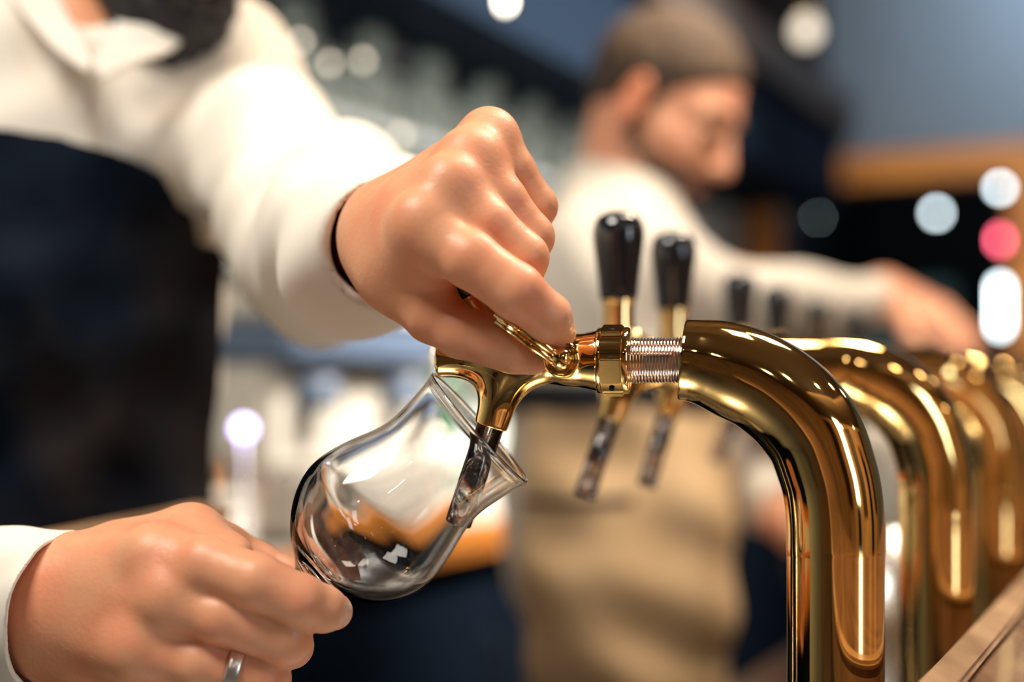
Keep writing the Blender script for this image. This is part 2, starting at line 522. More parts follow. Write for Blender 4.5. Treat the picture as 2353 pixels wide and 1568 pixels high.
# ------------------------------------------------------------------ back counter, cabinets
CT = 1.035
k = 0
cab_px = [(2.05, 2.65), (2.65, 3.25), (3.25, 3.85), (3.85, 4.45), (4.45, 5.05)]
cab_lab = ['dark back bar cabinet beside the beige apron', 'dark back bar cabinet below the tilted glass', 'dark back bar cabinet below the pale machine',
           'dark back bar cabinet behind the near bartender\'s apron', 'dark back bar cabinet at the near end of the back counter']
def cabinet(a0, a1, lab):
    t = thing('cabinet', lab, 'cabinet', W((a0 + a1) / 2, 0.19, 0), 'back bar cabinets')
    mk('carcass', *bx(a0 + 0.002, a1 - 0.002, 0.004, 0.36, 0.08, CT - 0.0505), WOODD, t, smooth=False)
    mk('plinth', *bx(a0 + 0.002, a1 - 0.002, 0.02, 0.32, 0.0, 0.08), NAVY, t, smooth=False)
    d = mk('door', *bx(a0 + 0.006, a1 - 0.006, 0.36, 0.38, 0.09, CT - 0.055, 0.003), NAVY, t, smooth=False)
    mk('handle', *bx(a0 + 0.05, a0 + 0.062, 0.38, 0.40, 0.70, 0.84, 0.003), STEEL, d, smooth=False)
for (a0, a1), lab in zip(cab_px, cab_lab): cabinet(a0, a1, lab)
cabinet(1.4, 2.05, 'dark back bar cabinet hidden behind the beige apron, next to the far corner')
ct = mk('back_counter', *bx(0.012, 5.05, 0.004, 0.385, CT - 0.05, CT), PALE, None, smooth=False, origin=W(2.5, 0.2, CT - 0.05))
tag(ct, 'long back counter with pale top and thick orange wood edge', 'counter')
mk('front_edge', *bx(0.012, 5.05, 0.385, 0.41, CT - 0.052, CT + 0.002, 0.004), WOODO, ct, smooth=False, label='thick orange wood front edge')
for e0, e1 in ((0.0, 0.7), (0.7, 1.4)): cabinet(e0, e1, 'dark back bar cabinet near the doorway corner' if e0 else 'dark back bar cabinet in the far corner')

# ------------------------------------------------------------------ bar: raised wooden shelf on the customers' side, lower service counter
E0 = np.array([0.166, 0.587, 0.0])
# a, b of the shelf's edge
def ab(p):
    q = np.asarray(p) - CORNER
    return -(q @ Rv), q @ Nv
eA, eB = ab(E0)
BT = 1.13
top = mk('bar_counter', *bx(0.75, 6.2, eB, eB + 0.42, BT - 0.045, BT - 0.004, 0.004), WOODB, None, smooth=False, origin=W(eA, eB, BT - 0.045))
tag(top, 'polished brown wooden bar counter running past the brass beer fonts', 'bar')
mk('edge_moulding', *bx(0.75, 6.2, eB, eB + 0.018, BT - 0.004, BT, 0.0018), WOODL, top, smooth=False, label='lighter wooden lip along the edge')
# bar front: boards
mk('front_panel', *bx(0.75, 6.2, eB + 0.05, eB + 0.12, 0.0, BT - 0.045), WOODD, top, smooth=False, label='dark wooden front panel')
sc_ = mk('service_counter', *bx(0.75, 6.2, eB - 0.36, eB + 0.048, 0.895, 0.93, 0.003), STEEL, None, smooth=False, origin=W(eA, eB - 0.2, 0.895))
tag(sc_, 'steel service counter below the bar top carrying the beer fonts', 'counter')
mk('base', *bx(0.8, 6.15, eB - 0.30, eB + 0.045, 0.0, 0.895), NAVY, sc_, smooth=False)

# wooden rail in front of the near bartender
ra_, rb2 = P(180, 1225, 0.825), P(520, 1160, 1.018)
dd = (rb2 - ra_) / np.linalg.norm(rb2 - ra_)
start, end = ra_ - dd * 0.02, rb2 + dd * 0.01
side = np.array([-dd[1], dd[0], 0])
t = thing('wooden_rail', 'tan wooden rail crossing in front of the dark apron above the lower hand', 'rail', ((start + end) / 2 * np.array([1, 1, 0]) + Zv * 0.93))
ax = np.array([dd, side, Zv])
mk('rail_board', *boxv((start + end) / 2 + side * 0.016 - Zv * 0.013, ax, (np.linalg.norm(end - start) / 2, 0.016, 0.013), 0.004), WOODL, t, smooth=False)
for s in (0.06, 0.70):
    c = start + (end - start) * s + side * 0.016
    mk('rail_post', *lathe([(0, 0), (0.012, 0), (0.012, c[2] - 0.026), (0, c[2] - 0.026)], (c[0], c[1], 0.0), (0, 0, 1), 20), STEEL, t)

# ------------------------------------------------------------------ shelves with glasses on the back wall
def goblet(kind):
    if kind == 0:   # wine glass
        o = [(0.0, 0), (0.034, 0.0), (0.034, 0.002), (0.006, 0.006), (0.0038, 0.012), (0.0035, 0.07), (0.010, 0.080), (0.030, 0.100), (0.036, 0.125), (0.034, 0.155), (0.030, 0.18)]
        i = [(0.0285, 0.18), (0.0325, 0.155), (0.0345, 0.125), (0.0285, 0.102), (0.009, 0.084), (0, 0.083)]
    elif kind == 1:  # beer mug body
        o = [(0, 0), (0.036, 0), (0.038, 0.004), (0.040, 0.06), (0.041, 0.122)]
        i = [(0.0385, 0.122), (0.0375, 0.06), (0.034, 0.012), (0, 0.010)]
    else:            # tumbler
        o = [(0, 0), (0.028, 0), (0.030, 0.003), (0.036, 0.095)]
        i = [(0.0345, 0.095), (0.0285, 0.008), (0, 0.007)]
    return o + i
protos = {}
ORD = 'first second third fourth fifth sixth seventh eighth ninth tenth eleventh twelfth thirteenth fourteenth fifteenth sixteenth seventeenth eighteenth nineteenth twentieth twenty-first twenty-second twenty-third twenty-fourth'.split()
def goblet_at(kind, pos, lab, grp, name):
    if kind not in protos:
        v, f = lathe(goblet(kind), (0, 0, 0), (0, 0, 1), 20)
        o = mk(name, v, f, GLASSB, None)
        protos[kind] = o
    else:
        o = protos[kind].copy(); COL.objects.link(o)
    o.location = [float(x) for x in pos]
    tag(o, lab, 'glass', grp)
    return o
names = {0: 'wine_glass', 1: 'beer_mug', 2: 'tumbler'}
rows = [(1.70, 0, 'stemmed glass on the topmost back wall shelf, counted from the doorway end', 'stemmed glasses on the top shelf'),
        (1.562, 1, 'straight beer glass on the middle back wall shelf, counted from the doorway end', 'beer glasses on the middle shelf'),
        (1.442, 2, 'tumbler on the lowest back wall shelf, counted from the doorway end', 'tumblers on the lowest shelf')]
for zi, (z, kind, lab, grp) in enumerate(rows):
    t = thing('glass_shelf', ['topmost', 'middle', 'lowest'][zi] + ' glass shelf on the back wall, holding ' + ['stemmed glasses', 'beer glasses', 'tumblers'][zi], 'shelf', W(2.4, 0.1, z - 0.01))
    mk('shelf_pane', *bx(1.0, 3.9, 0.003, 0.22, z - 0.010, z), GLASSB, t, smooth=False)
    for a in (1.3, 2.45, 3.6):
        mk('bracket', *bx(a - 0.006, a + 0.006, 0.003, 0.16, z - 0.03, z - 0.0105), STEEL, t, smooth=False)
    for c_ in range(24):
        a = 1.15 + c_ * 0.112 + random.uniform(-0.012, 0.012)
        goblet_at(kind, W(a, 0.08 if c_ % 2 else 0.15, z), ORD[c_] + ' ' + lab, grp, names[kind])

# ------------------------------------------------------------------ things on the back counter
aM = on_line(680, 0.2)
t = thing('coffee_machine', 'pale coffee machine with dark blue band on the back counter right of the dark apron', 'coffee machine', W(aM, 0.2, CT))
mk('base_tray', *bx(aM - 0.21, aM + 0.21, 0.03, 0.36, CT + 0.01, CT + 0.10, 0.01), PALE, t, smooth=False)
mk('housing', *bx(aM - 0.21, aM + 0.21, 0.03, 0.30, CT + 0.10, CT + 0.255, 0.012), CREAM, t, smooth=False)
mk('dark_band', *bx(aM - 0.212, aM + 0.212, 0.028, 0.34, CT + 0.255, CT + 0.315, 0.01), BLUEB, t, smooth=False)
mk('top_panel', *bx(aM - 0.205, aM + 0.205, 0.03, 0.33, CT + 0.315, CT + 0.36, 0.012), CREAM, t, smooth=False)
for s in (-0.12, 0.12):
    mk('brew_head', *lathe([(0, 0), (0.028, 0), (0.032, 0.01), (0.032, 0.045), (0, 0.045)], W(aM + s, 0.32, CT + 0.19), (0, 0, 1), 24), BLUEB, t)
for s in (-0.19, 0.19):
    for b in (0.06, 0.30):
        mk('foot', *lathe([(0, 0), (0.016, 0), (0.014, 0.0105), (0, 0.0105)], W(aM + s, b, CT), (0, 0, 1), 16), BLACKP, t)
for i in range(4):
    o = mk('coffee_cup', *lathe([(0, 0), (0.022, 0), (0.024, 0.003), (0.034, 0.03), (0.039, 0.058), (0.036, 0.058), (0.031, 0.03), (0.020, 0.006), (0, 0.006)], W(aM - 0.15 + 0.1 * i, 0.275, CT + 0.3602), (0, 0, 1), 28), CREAM, None, origin=W(aM - 0.15 + 0.1 * i, 0.275, CT + 0.36))
    tag(o, ['first', 'second', 'third', 'last'][i] + ' cream cup from the far end on top of the coffee machine', 'cup', 'cups on the coffee machine')

def bottle(px, b, hgt, r, m, lab, capm=None):
    a = on_line(px, b)
    p = W(a, b, CT)
    t = thing('bottle', lab, 'bottle', p)
    mk('glass_body', *lathe([(0, 0), (r * 0.95, 0), (r, 0.006), (r, hgt * 0.55), (r * 0.9, hgt * 0.62), (r * 0.42, hgt * 0.76), (r * 0.36, hgt * 0.95), (0, hgt * 0.95)], p, (0, 0, 1), 28), m, t)
    mk('bottle_label', *lathe([(r + 0.0004, hgt * 0.14), (r + 0.0008, hgt * 0.15), (r + 0.0008, hgt * 0.42), (r + 0.0004, hgt * 0.43)], p, (0, 0, 1), 28, close=True), PAPER, t)
    mk('bottle_cap', *lathe([(0, hgt * 0.93), (r * 0.45, hgt * 0.93), (r * 0.45, hgt), (0, hgt)], p, (0, 0, 1), 20), capm or GOLD2, t)
bottle(862, 0.12, 0.28, 0.036, GREENB, 'green bottle on the back counter right of the coffee machine')
bottle(925, 0.10, 0.30, 0.036, BROWNG, 'brown bottle between the green bottle and the teal canister')
bottle(1020, 0.15, 0.29, 0.036, GREENB, 'green bottle nearest the beige apron on the back counter')
def canister(px, b, hgt, r, m, lm, lab, z=None, name='canister'):
    a = on_line(px, b); p = W(a, b, CT if z is None else z)
    t = thing(name, lab, 'canister', p)
    mk('body', *lathe([(0, 0), (r * 0.97, 0), (r, 0.004), (r, hgt * 0.8), (0, hgt * 0.8)], p, (0, 0, 1), 32), m, t)
    mk('lid', *lathe([(0, hgt * 0.8), (r * 1.04, hgt * 0.8), (r * 1.04, hgt * 0.93), (r * 0.9, hgt * 0.97), (r * 0.2, hgt), (0, hgt)], p, (0, 0, 1), 32), lm, t)
canister(950, 0.24, 0.17, 0.055, TEALP, CREAM, 'teal canister with cream lid behind the tap spout')
canister(1085, 0.30, 0.10, 0.030, CREAM, REDP, 'small cream canister with red lid left of the beige apron')
canister(520, 0.34, 0.09, 0.036, CREAM, CREAM, 'squat cream canister near the lower hand')
canister(430, 0.20, 0.14, 0.036, WOODO, WOODD, 'orange brown canister beside the squat cream canister')

# white-lidded canister seen between the first two fonts
p = P(2040, 0, 1.50); p[2] = 0.93
t = thing('pitcher', 'steel pitcher with white top seen between the two nearest fonts', 'pitcher', p)
mk('body', *lathe([(0, 0), (0.050, 0), (0.052, 0.004), (0.045, 0.18), (0, 0.18)], p, (0, 0, 1), 32), STEEL, t)
mk('lid', *lathe([(0, 0.18), (0.046, 0.18), (0.044, 0.26), (0.030, 0.283), (0, 0.285)], p, (0, 0, 1), 32), CREAM, t)
v, f = sweep(spline([p + Rv * 0.044 + Zv * 0.16, p + Rv * 0.08 + Zv * 0.14, p + Rv * 0.08 + Zv * 0.07, p + Rv * 0.049 + Zv * 0.05], 20), 0.006, 12)
mk('handle', v, f, STEEL, t)

# ------------------------------------------------------------------ lamps
def pendant(px, py, d, m, lab, r=0.022):
    p = P(px, py, d)
    t = thing('pendant_lamp', lab, 'lamp', p)
    mk('bulb', *lathe([(0, -r), (r * 0.6, -r * 0.8), (r, 0), (r * 0.8, r * 0.6), (r * 0.5, r * 1.1), (0, r * 1.1)], p, (0, 0, 1), 24), m, t)
    mk('socket', *lathe([(0, r * 1.0), (r * 0.62, r * 1.0), (r * 0.62, r * 2.6), (0, r * 2.6)], p, (0, 0, 1), 20), GOLD2, t)
    mk('cord', *lathe([(0, r * 2.55), (0.003, r * 2.55), (0.003, ROOM_H - p[2]), (0, ROOM_H - p[2])], p, (0, 0, 1), 8), BLACKP, t)
pendant(1157, 6, 2.5, BULBW, 'small bright pendant bulb above the pouring hand', 0.010)
pendant(1852, 72, 4.1, BULBD, 'pale pendant bulb right of the rear bartender\'s head', 0.034)
pendant(1428, 132, 3.2, BULBD, 'faint pendant bulb left of the rear bartender\'s hair', 0.015)

def globe(px, py, d, r, m, lab, name='wall_lamp', tall=0.0, cat='lamp'):
    p = P(px, py, d)
    t = thing(name, lab, cat, p)
    prof = [(0, -r - tall / 2)] + [(r * math.sin(a), -r * math.cos(a) - tall / 2) for a in np.linspace(0.3, math.pi / 2, 6)] + [(r * math.cos(a), r * math.sin(a) + tall / 2) for a in np.linspace(0, 1.3, 6)] + [(0, r + tall / 2)]
    mk('bulb', *lathe(prof, p, (0, 0, 1), 24), m, t)
    return t, p
# lamps on the right-hand casing and in the passage
jam = None
for py, r, m, tall, lab in ((432, 0.013, BULBC, 0, 'topmost white lamp on the right side of the wood door casing'),
                            (552, 0.010, BULBR, 0.02, 'red lamp between the two white lamps on the door casing'),
                            (705, 0.012, BULBC, 0.13, 'tall white tube lamp lowest on the door casing')):
    q_ = (2298 - 1176.5) / FPX
    d_ = 4.52
    t, p = globe(2298, py, d_, r, m, lab, 'wall_lamp', tall)
    a_, b_ = ab(p)
    mk('lamp_arm', *bx(0.004, a_ - r * 0.8, b_ - 0.006, b_ + 0.006, p[2] - 0.008, p[2] + 0.008), STEEL, t, smooth=False)
t, p = globe(2152, 490, 5.6, 0.015, BULBC, 'white bulb hanging in the dark doorway')
mk('cord', *lathe([(0, 0.014), (0.003, 0.014), (0.003, 2.4 - p[2]), (0, 2.4 - p[2])], p, (0, 0, 1), 8), BLACKP, t)
t, p = globe(1880, 500, 6.2, 0.0035, BULBC, 'faint bulb deep in the dark doorway')
mk('cord', *lathe([(0, 0.006), (0.003, 0.006), (0.003, 2.4 - p[2]), (0, 2.4 - p[2])], p, (0, 0, 1), 8), BLACKP, t)
# teal cabinet in the passage
pc = P(2090, 700, 6.4)
a_, b_ = ab(pc)
t = thing('locker', 'teal grey locker standing in the dark doorway', 'locker', W(a_, b_, 0))
mk('body', *bx(a_ - 0.2, a_ + 0.2, b_ - 0.24, b_ + 0.22, 0.0, 1.72, 0.006), TEALP, t, smooth=False)
mk('door', *bx(a_ + 0.2, a_ + 0.215, b_ - 0.22, b_ + 0.20, 0.06, 1.68, 0.004), TEALP, t, smooth=False)
# violet display lamp on the coffee machine's near end
t, p = globe(560, 985, 1.62, 0.011, BULBV, 'violet white lamp beside the dark apron in front of the coffee machine', 'counter_lamp')
mk('stem', *lathe([(0, CT - p[2]), (0.02, CT - p[2]), (0.02, CT - p[2] + 0.006), (0.004, CT - p[2] + 0.008), (0.004, -0.009), (0, -0.009)], p, (0, 0, 1), 20), STEEL, t)
# little glowing bulbs added to make the pale discs of small highlights
for i, (px, py, lab) in enumerate(((833, 140, 'right of the two small bulbs added as highlights under the soffit'), (757, 147, 'left of the two small bulbs added as highlights under the soffit'), (920, 312, 'small bulb added as a highlight just above the pouring hand'), (690, 95, 'small faint bulb nearest the near bartender\'s shoulder'))):
    b = 0.26
    a = on_line(px, b); w = W(a, b)
    p = P(px, py, w[1])
    t = thing('highlight_bulb', lab, 'lamp', p)
    mk('bulb', *lathe([(0, -0.006), (0.004, -0.0045), (0.006, 0), (0.004, 0.005), (0, 0.006)], p, (0, 0, 1), 16), BULBD, t)
    mk('cord', *lathe([(0, 0.005), (0.002, 0.005), (0.002, 1.885 - p[2]), (0, 1.885 - p[2])], p, (0, 0, 1), 8), BLACKP, t)
# ------------------------------------------------------------------ beer fonts
PSI = math.radians(10)
EV = np.array([math.cos(PSI), -math.sin(PSI), 0.0])       # along a tap, towards its column
DV = np.array([math.sin(PSI), math.cos(PSI), 0.0])        # depth axis of a tap
FM = np.array([EV, DV, Zv])
COUNTER_Z = 0.93
O1 = P(1155, 830)                                          # axis of the first tap at its handle

def FL(px, py):
    """pixel -> (length along the arm, height) in the plane of the first font"""
    q = (px - 1176.5) / FPX
    L = (DF * q - O1[0]) / (EV[0] - EV[1] * q)
    return L, EYE + (HOR - py) * (DF + EV[1] * L) / FPX

arch_px = [(1571, 827, 93.5), (1600, 830, 96), (1640, 838, 103), (1690, 855, 110), (1752, 883, 113), (1808, 924, 115), (1848, 968, 115),
           (1876, 1012, 113.5), (1895, 1065, 112), (1910, 1120, 111), (1918, 1184, 111), (1920, 1260, 111), (1920, 1400, 110)]
arch = [(*FL(x, y), r / FPX * (DF + EV[1] * FL(x, y)[0])) for x, y, r in arch_px]
L_COL = arch[-1][0]
L_END = arch[0][0]
Z_AX = O1[2]

def loc2w(V, O):
    return np.asarray(V) @ FM + O

def column_mesh(O, ext):
    pts = [(arch[0][0], 0, arch[0][1] - Z_AX)]
    rad = [arch[0][2]]
    if ext > 0.01:
        for k in range(1, 6):
            pts.append((arch[0][0] + ext * k / 6, 0, arch[0][1] - Z_AX - 0.0001 * k)); rad.append(arch[0][2] + (arch[1][2] - arch[0][2]) * k / 6)
    for L, z, r in arch[1:]:
        pts.append((L + ext, 0, z - Z_AX)); rad.append(r)
    zb = COUNTER_Z + 0.012 - Z_AX
    pts.append((L_COL + ext, 0, zb)); rad.append(rad[-1])
    s = spline([(*p, r) for p, r in zip(pts, rad)], 130)
    path, radii = s[:, :3], s[:, 3]
    V, F = sweep(path, radii, 72, caps=False)
    # rolled rim and closed end at the tap
    n = 72
    c = path[0]
    base = len(V)
    ring = [V[i] for i in range(n)]
    V = list(V)
    idx = [list(range(n))]
    for rr, dx in ((0.985, -0.0006), (0.95, -0.0004), (0.90, 0.0006), (0.55, 0.0008)):
        st = len(V)
        for i in range(n):
            q = c + (ring[i] - c) * rr; q = q + np.array([dx, 0, 0])
            V.append(q)
        idx.append(list(range(st, st + n)))
    for A, Bq in zip(idx[:-1], idx[1:]):
        for i in range(n):
            j = (i + 1) % n
            F.append((A[i], Bq[i], Bq[j], A[j]))
    F.append(tuple(idx[-1]))
    return loc2w(np.array(V), O), F

def faucet_sdf(p):
    f = cyl(p, (-0.0305, 0, 0.0006), (0.02, 0, 0.0006), 0.0082, 0.0016)
    f = smin(f, cone(p, (0.012, 0, 0.0002), 0.0088, (0.030, 0, 0.0002), 0.0112), 0.006)
    f = smin(f, cone(p, (0.030, 0, 0.0), 0.0108, (0.046, 0, 0.0), 0.0146), 0.004)
    noz = cone(p, (0.0015, 0, -0.006), 0.0098, (-0.0058, 0, -0.031), 0.0076)
    noz = smax(noz, half(p, (-0.0058, 0, -0.0305), (-0.30, 0, -0.954)), 0.0015)
    f = smin(f, noz, 0.016)
    f = smin(f, cyl(p, (-0.001, 0, 0), (-0.001, 0, 0.0135), 0.0085, 0.001), 0.004)
    f = smax(f, half(p, (0.0445, 0, 0), (1, 0, 0)), 0.0005)
    return f

def boss_sdf(p):
    f = cyl(p, (0.0306, -0.004, 0.0002), (0.0306, -0.0240, 0.0002), 0.0082, 0.0012)
    f = smax(f, -cyl(p, (0.0306, -0.0228, 0.0002), (0.0306, -0.030, 0.0002), 0.0064, 0.0003), 0.001)
    return smin(f, ball(p, (0.0306, -0.0240, 0.0002), 0.0050), 0.0008)

fauV = sdf_mesh(faucet_sdf, (-0.036, -0.02, -0.036), (0.05, 0.02, 0.018), 0.0006)
bosV = sdf_mesh(boss_sdf, (0.018, -0.034, -0.012), (0.043, 0.0, 0.013), 0.0005)

def nut_parts():
    prof = [(0.0125, 0.0)]
    z = 0.0
    for r, s in ((0.0148, 0.0002), (0.0152, 0.0008), (0.0152, 0.0020), (0.0147, 0.0023), (0.0147, 0.0118), (0.0152, 0.0121), (0.0152, 0.0139), (0.0148, 0.0145), (0.0105, 0.0147)):
        prof.append((r, s))
    return lathe(prof, (0.0440, 0, 0), (1, 0, 0), 64)

def nut_lugs():
    out = []
    for k in range(4):
        a = math.radians(20 + 90 * k)
        rad = np.array([0, math.cos(a), math.sin(a)]); tan = np.array([0, -math.sin(a), math.cos(a)])
        out.append(boxv(np.array([0.0511, 0, 0]) + rad * 0.0143, np.array([(1, 0, 0), tan, rad]), (0.0049, 0.0058, 0.0012), 0.0006, 2))
    return merge(out)

def nut_holes():
    out = []
    for k in range(6):
        a = math.radians(-62 + 60 * k)
        rad = np.array([0, math.cos(a), math.sin(a)])
        out.append(lathe([(0, 0.0), (0.0013, 0.0), (0.0013, 0.0004), (0, 0.0004)], np.array([0.0513, 0, 0]) + rad * 0.0152, rad, 14))
    return merge(out)

def shank_mesh():
    prof = [(0.0102, 0.0)]
    n = 17; L = 0.0245
    for k in range(n):
        s = 0.0006 + L * k / n
        prof += [(0.0097, s), (0.0104, s + L / n * 0.42), (0.0104, s + L / n * 0.62), (0.0097, s + L / n * 0.98)]
    prof.append((0.0097, L + 0.004))
    return lathe(prof, (0.0586, 0, 0), (1, 0, 0), 56)

def tube_mesh():
    a = np.array([-0.0040, 0, -0.0250]); b = np.array([-0.0211, 0, -0.0755])
    d = b - a; L = np.linalg.norm(d)
    ro, ri = 0.0063, 0.0049
    return lathe([(ro, 0), (ro, L - 0.0006), (ro - 0.0005, L), (ri + 0.0004, L), (ri, L - 0.0006), (ri, 0)], a, d, 48, close=True)

def lever_meshes():
    a = np.array([0.0275, -0.0262, 0.0018]); b = np.array([0.0032, -0.0262, 0.0192])
    d = (b - a); L = np.linalg.norm(d); d /= L
    up = np.cross(np.array([0, 1.0, 0]), d); ax = np.array([d, np.array([0, 1.0, 0]), up])
    rod = lathe([(0, -0.002), (0.0019, -0.0015), (0.0021, 0.019), (0.0016, 0.0195), (0, 0.0196)], a + up * 0.0012, d, 20)
    rod2 = lathe([(0, -0.002), (0.0017, -0.0015), (0.0018, 0.019), (0.0014, 0.0195), (0, 0.0196)], a - up * 0.0022, d, 20)
    pad = boxv(a + d * 0.0245, ax, (0.0075, 0.0032, 0.0034), 0.0022, 4)
    return merge([rod, rod2]), pad

def handle_meshes(base, axis, kl=0.050):
    fer = [(0.0062, -0.004), (0.0062, 0.004), (0.0095, 0.0045), (0.0108, 0.006), (0.0108, 0.0085), (0.0092, 0.010), (0.0092, 0.0215), (0.0098, 0.0222), (0.0098, 0.0235), (0.0088, 0.0242)]
    kn = [(0.0085, 0.0236), (0.0090, 0.0242), (0.0093, 0.027), (0.0100, 0.035), (0.0112, 0.046), (0.0122, 0.054), (0.0126, 0.059), (0.0123, 0.0635),
          (0.0112, 0.0672), (0.0090, 0.0700), (0.0060, 0.0716), (0.0028, 0.0722), (0, 0.0723)]
    kn = [(r * 1.2 if r > 0.005 else r, s) for r, s in kn]
    sc = kl / 0.0475
    kn = [(r, 0.0242 + (s - 0.0242) * sc + 0.006) for r, s in kn]
    fer = [(r, s if s < 0.0095 else s + 0.006) for r, s in fer]
    return lathe(fer, base, axis, 40), lathe(kn, base, axis, 40)

def flow_collar_top():
    return lathe([(0.0050, 0.010), (0.0098, 0.0125), (0.0104, 0.0145), (0.0104, 0.0165), (0.0085, 0.018), (0.006, 0.0185)], (-0.001, 0, 0), (0, 0, 1), 40)

def build_font(O, ext, label, handle_axis, group):
    base = O + EV * (L_COL + ext); base[2] = COUNTER_Z
    t = thing('beer_font', label, 'beer tap', base, group)
    colp = mk('arched_column', *column_mesh(O, ext), GOLD, t)
    fl = lathe([(0.0, 0.0), (0.042, 0.0), (0.042, 0.004), (0.036, 0.008), (0.026, 0.011), (0.0225, 0.016), (0.0, 0.016)], base, (0, 0, 1), 48)
    mk('base_flange', *fl, GOLD2, t)
    fau = mk('faucet', loc2w(fauV[0], O), fauV[1], GOLD, t, normals=fauV[2] @ FM)
    bo = mk('lever_boss', loc2w(bosV[0], O), bosV[1], GOLD, fau, normals=bosV[2] @ FM)
    rod, pad = lever_meshes()
    mk('side_lever', loc2w(rod[0], O), rod[1], GOLD, fau)
    mk('lever_pad', loc2w(pad[0], O), pad[1], GOLD2, fau)
    tb = tube_mesh(); mk('spout_tube', loc2w(tb[0], O), tb[1], SMOKE, t, label='smoky see-through plastic spout tube')
    v, f = nut_parts(); nut = mk('collar_nut', loc2w(v, O), f, GOLD, t)
    me = nut.data
    v, f = nut_lugs(); mk('nut_lug', loc2w(v, O), f, GOLD, nut, smooth=False)
    v, f = nut_holes(); mk('spanner_hole', loc2w(v, O), f, HOLE, nut)
    v, f = shank_mesh(); sh = mk('threaded_shank', loc2w(v, O), f, SHANKM, t, label='pinkish silver threaded shank')
    sharp(nut, 35); sharp(sh, 50); sharp(colp, 40)
    hb, hk = handle_meshes((-0.001, 0, 0.0095 if ext else 0.003), handle_axis)
    ha = mk('handle_post', loc2w(hb[0], O), hb[1], GOLD2, t)
    kn = mk('handle_knob', loc2w(hk[0], O), hk[1], BLACKP, ha, label='glossy black handle knob')
    v, f = flow_collar_top(); mk('top_collar', loc2w(v, O), f, GOLD2, fau)
    sharp(ha, 40)
    return t

def sharp(o, deg):
    bm = bmesh.new(); bm.from_mesh(o.data)
    lim = math.radians(deg)
    for e in bm.edges:
        if len(e.link_faces) == 2 and e.calc_face_angle(0) > lim: e.smooth = False
    bm.to_mesh(o.data); bm.free()

HAX = (PM(1062, 640, 2) - PM(1152, 800, 0))
HAX = FM @ HAX
font1 = build_font(O1, 0.0, 'first brass beer font, its tap gripped by the bartender above the tilted glass', HAX, 'arched brass beer fonts')

# handle column and depth, foot column and depth of every further font
ups = [(1425, 0.825, 2152, 0.835, 'second brass beer font, tall black handle just right of the pouring hand'),
       (1550, 0.925, 2287, 1.03, 'third brass beer font, black handle second from the pouring hand'),
       (1702, 1.235, 2383, 1.24, 'fourth brass beer font, black handle against the rear bartender\'s elbow'),
       (1787, 1.386, 2450, 1.40, 'fifth brass beer font, handle against the rear bartender\'s white forearm sleeve'),
       (1880, 1.61, 2500, 1.60, 'sixth brass beer font, small handle left of the rear bartender\'s hand'),
       (1965, 1.76, 2540, 1.78, 'seventh and farthest brass beer font, handle just under the rear bartender\'s cuff')]
proto = None
def edge_x(y): return E0[0] + 0.4854 * (y - E0[1]) - 0.034
for hx, hd_, cx, cd, lab in ups:
    H = P(hx, HOR, hd_); Cc = P(cx, HOR, cd)
    Cc[0] = min(Cc[0], edge_x(Cc[1])); H[2] = Z_AX
    v = Cc - H; v[2] = 0
    L = np.linalg.norm(v); ang = math.atan2(v[1], v[0])
    if L < L_COL: L = L_COL
    ext = L - L_COL
    b = H + v / np.linalg.norm(v) * L; b[2] = COUNTER_Z
    rot = ang + PSI                       # the prototype's arm lies at -PSI
    O = np.array([b[0], b[1], Z_AX]) - EV * L      # as if unturned
    if proto is None:
        proto = build_font(O, ext, lab, (0, 0, 1), 'arched brass beer fonts')
        pext = ext
        r = proto
    else:
        r = proto.copy(); COL.objects.link(r)
        r.location = b.tolist(); r['label'] = lab
        for ch in proto.children:
            c = ch.copy(); COL.objects.link(c); c.parent = r
            if ch.name.startswith('arched_column'):
                V, F = column_mesh(O, ext)
                me = bpy.data.meshes.new('arched_column')
                me.from_pydata((V - b).tolist(), [], F)
                me.polygons.foreach_set('use_smooth', [True] * len(me.polygons))
                me.materials.append(GOLD); me.update()
                c.data = me
                sharp(c, 40)
            elif not ch.name.startswith('base_flange'):
                c.location = Vector((EV * (pext - ext)).tolist())
            for q_ in ch.children:
                e = q_.copy(); COL.objects.link(e); e.parent = c
    r.rotation_euler = (0, 0, rot)

# ------------------------------------------------------------------ tulip beer glass
GU = P(1104, 982)
gd = P(1104 - 752 * 0.5, 982 + 659 * 0.5) - GU
gd /= np.linalg.norm(gd)
gd = gd * math.cos(math.radians(2.6)) + np.array([0, 1.0, 0]) * math.sin(math.radians(2.6))
gd /= np.linalg.norm(gd)
mmpx = DF / FPX
outer = [(166.5, 2), (167.5, 6), (165.5, 12), (162, 18), (157, 50), (150.5, 95), (147.5, 125), (148.5, 150), (155, 183), (166, 214), (180, 258), (189.5, 300), (193, 338), (189.5, 370), (176, 405), (156, 440), (130, 470), (98, 497), (66, 517), (42, 532), (30, 546), (25, 565), (24, 600), (27, 625), (48, 640), (92, 649), (110, 653), (111, 658), (60, 660), (0, 658)]
inner = [(0, 496), (30, 494), (62, 486), (96, 468), (125, 444), (148, 416), (168, 384), (180, 352), (184.5, 332), (182, 302), (173, 262), (159.5, 218), (148.5, 186), (142, 152), (141, 125), (144.5, 95), (151, 50), (155.5, 22), (157, 12), (158, 5), (161, 0), (165, -0.5)]
def dens(pr, n):
    s = spline([(a, b) for a, b in pr], n)
    for _ in range(14):
        s[1:-1] = 0.5 * s[1:-1] + 0.25 * (s[:-2] + s[2:])
    s[:, 0] = np.maximum(s[:, 0], 0)
    return s
po, pi_ = dens(outer, 130), dens(inner, 100)
po[-1, 0] = 0; pi_[0, 0] = 0
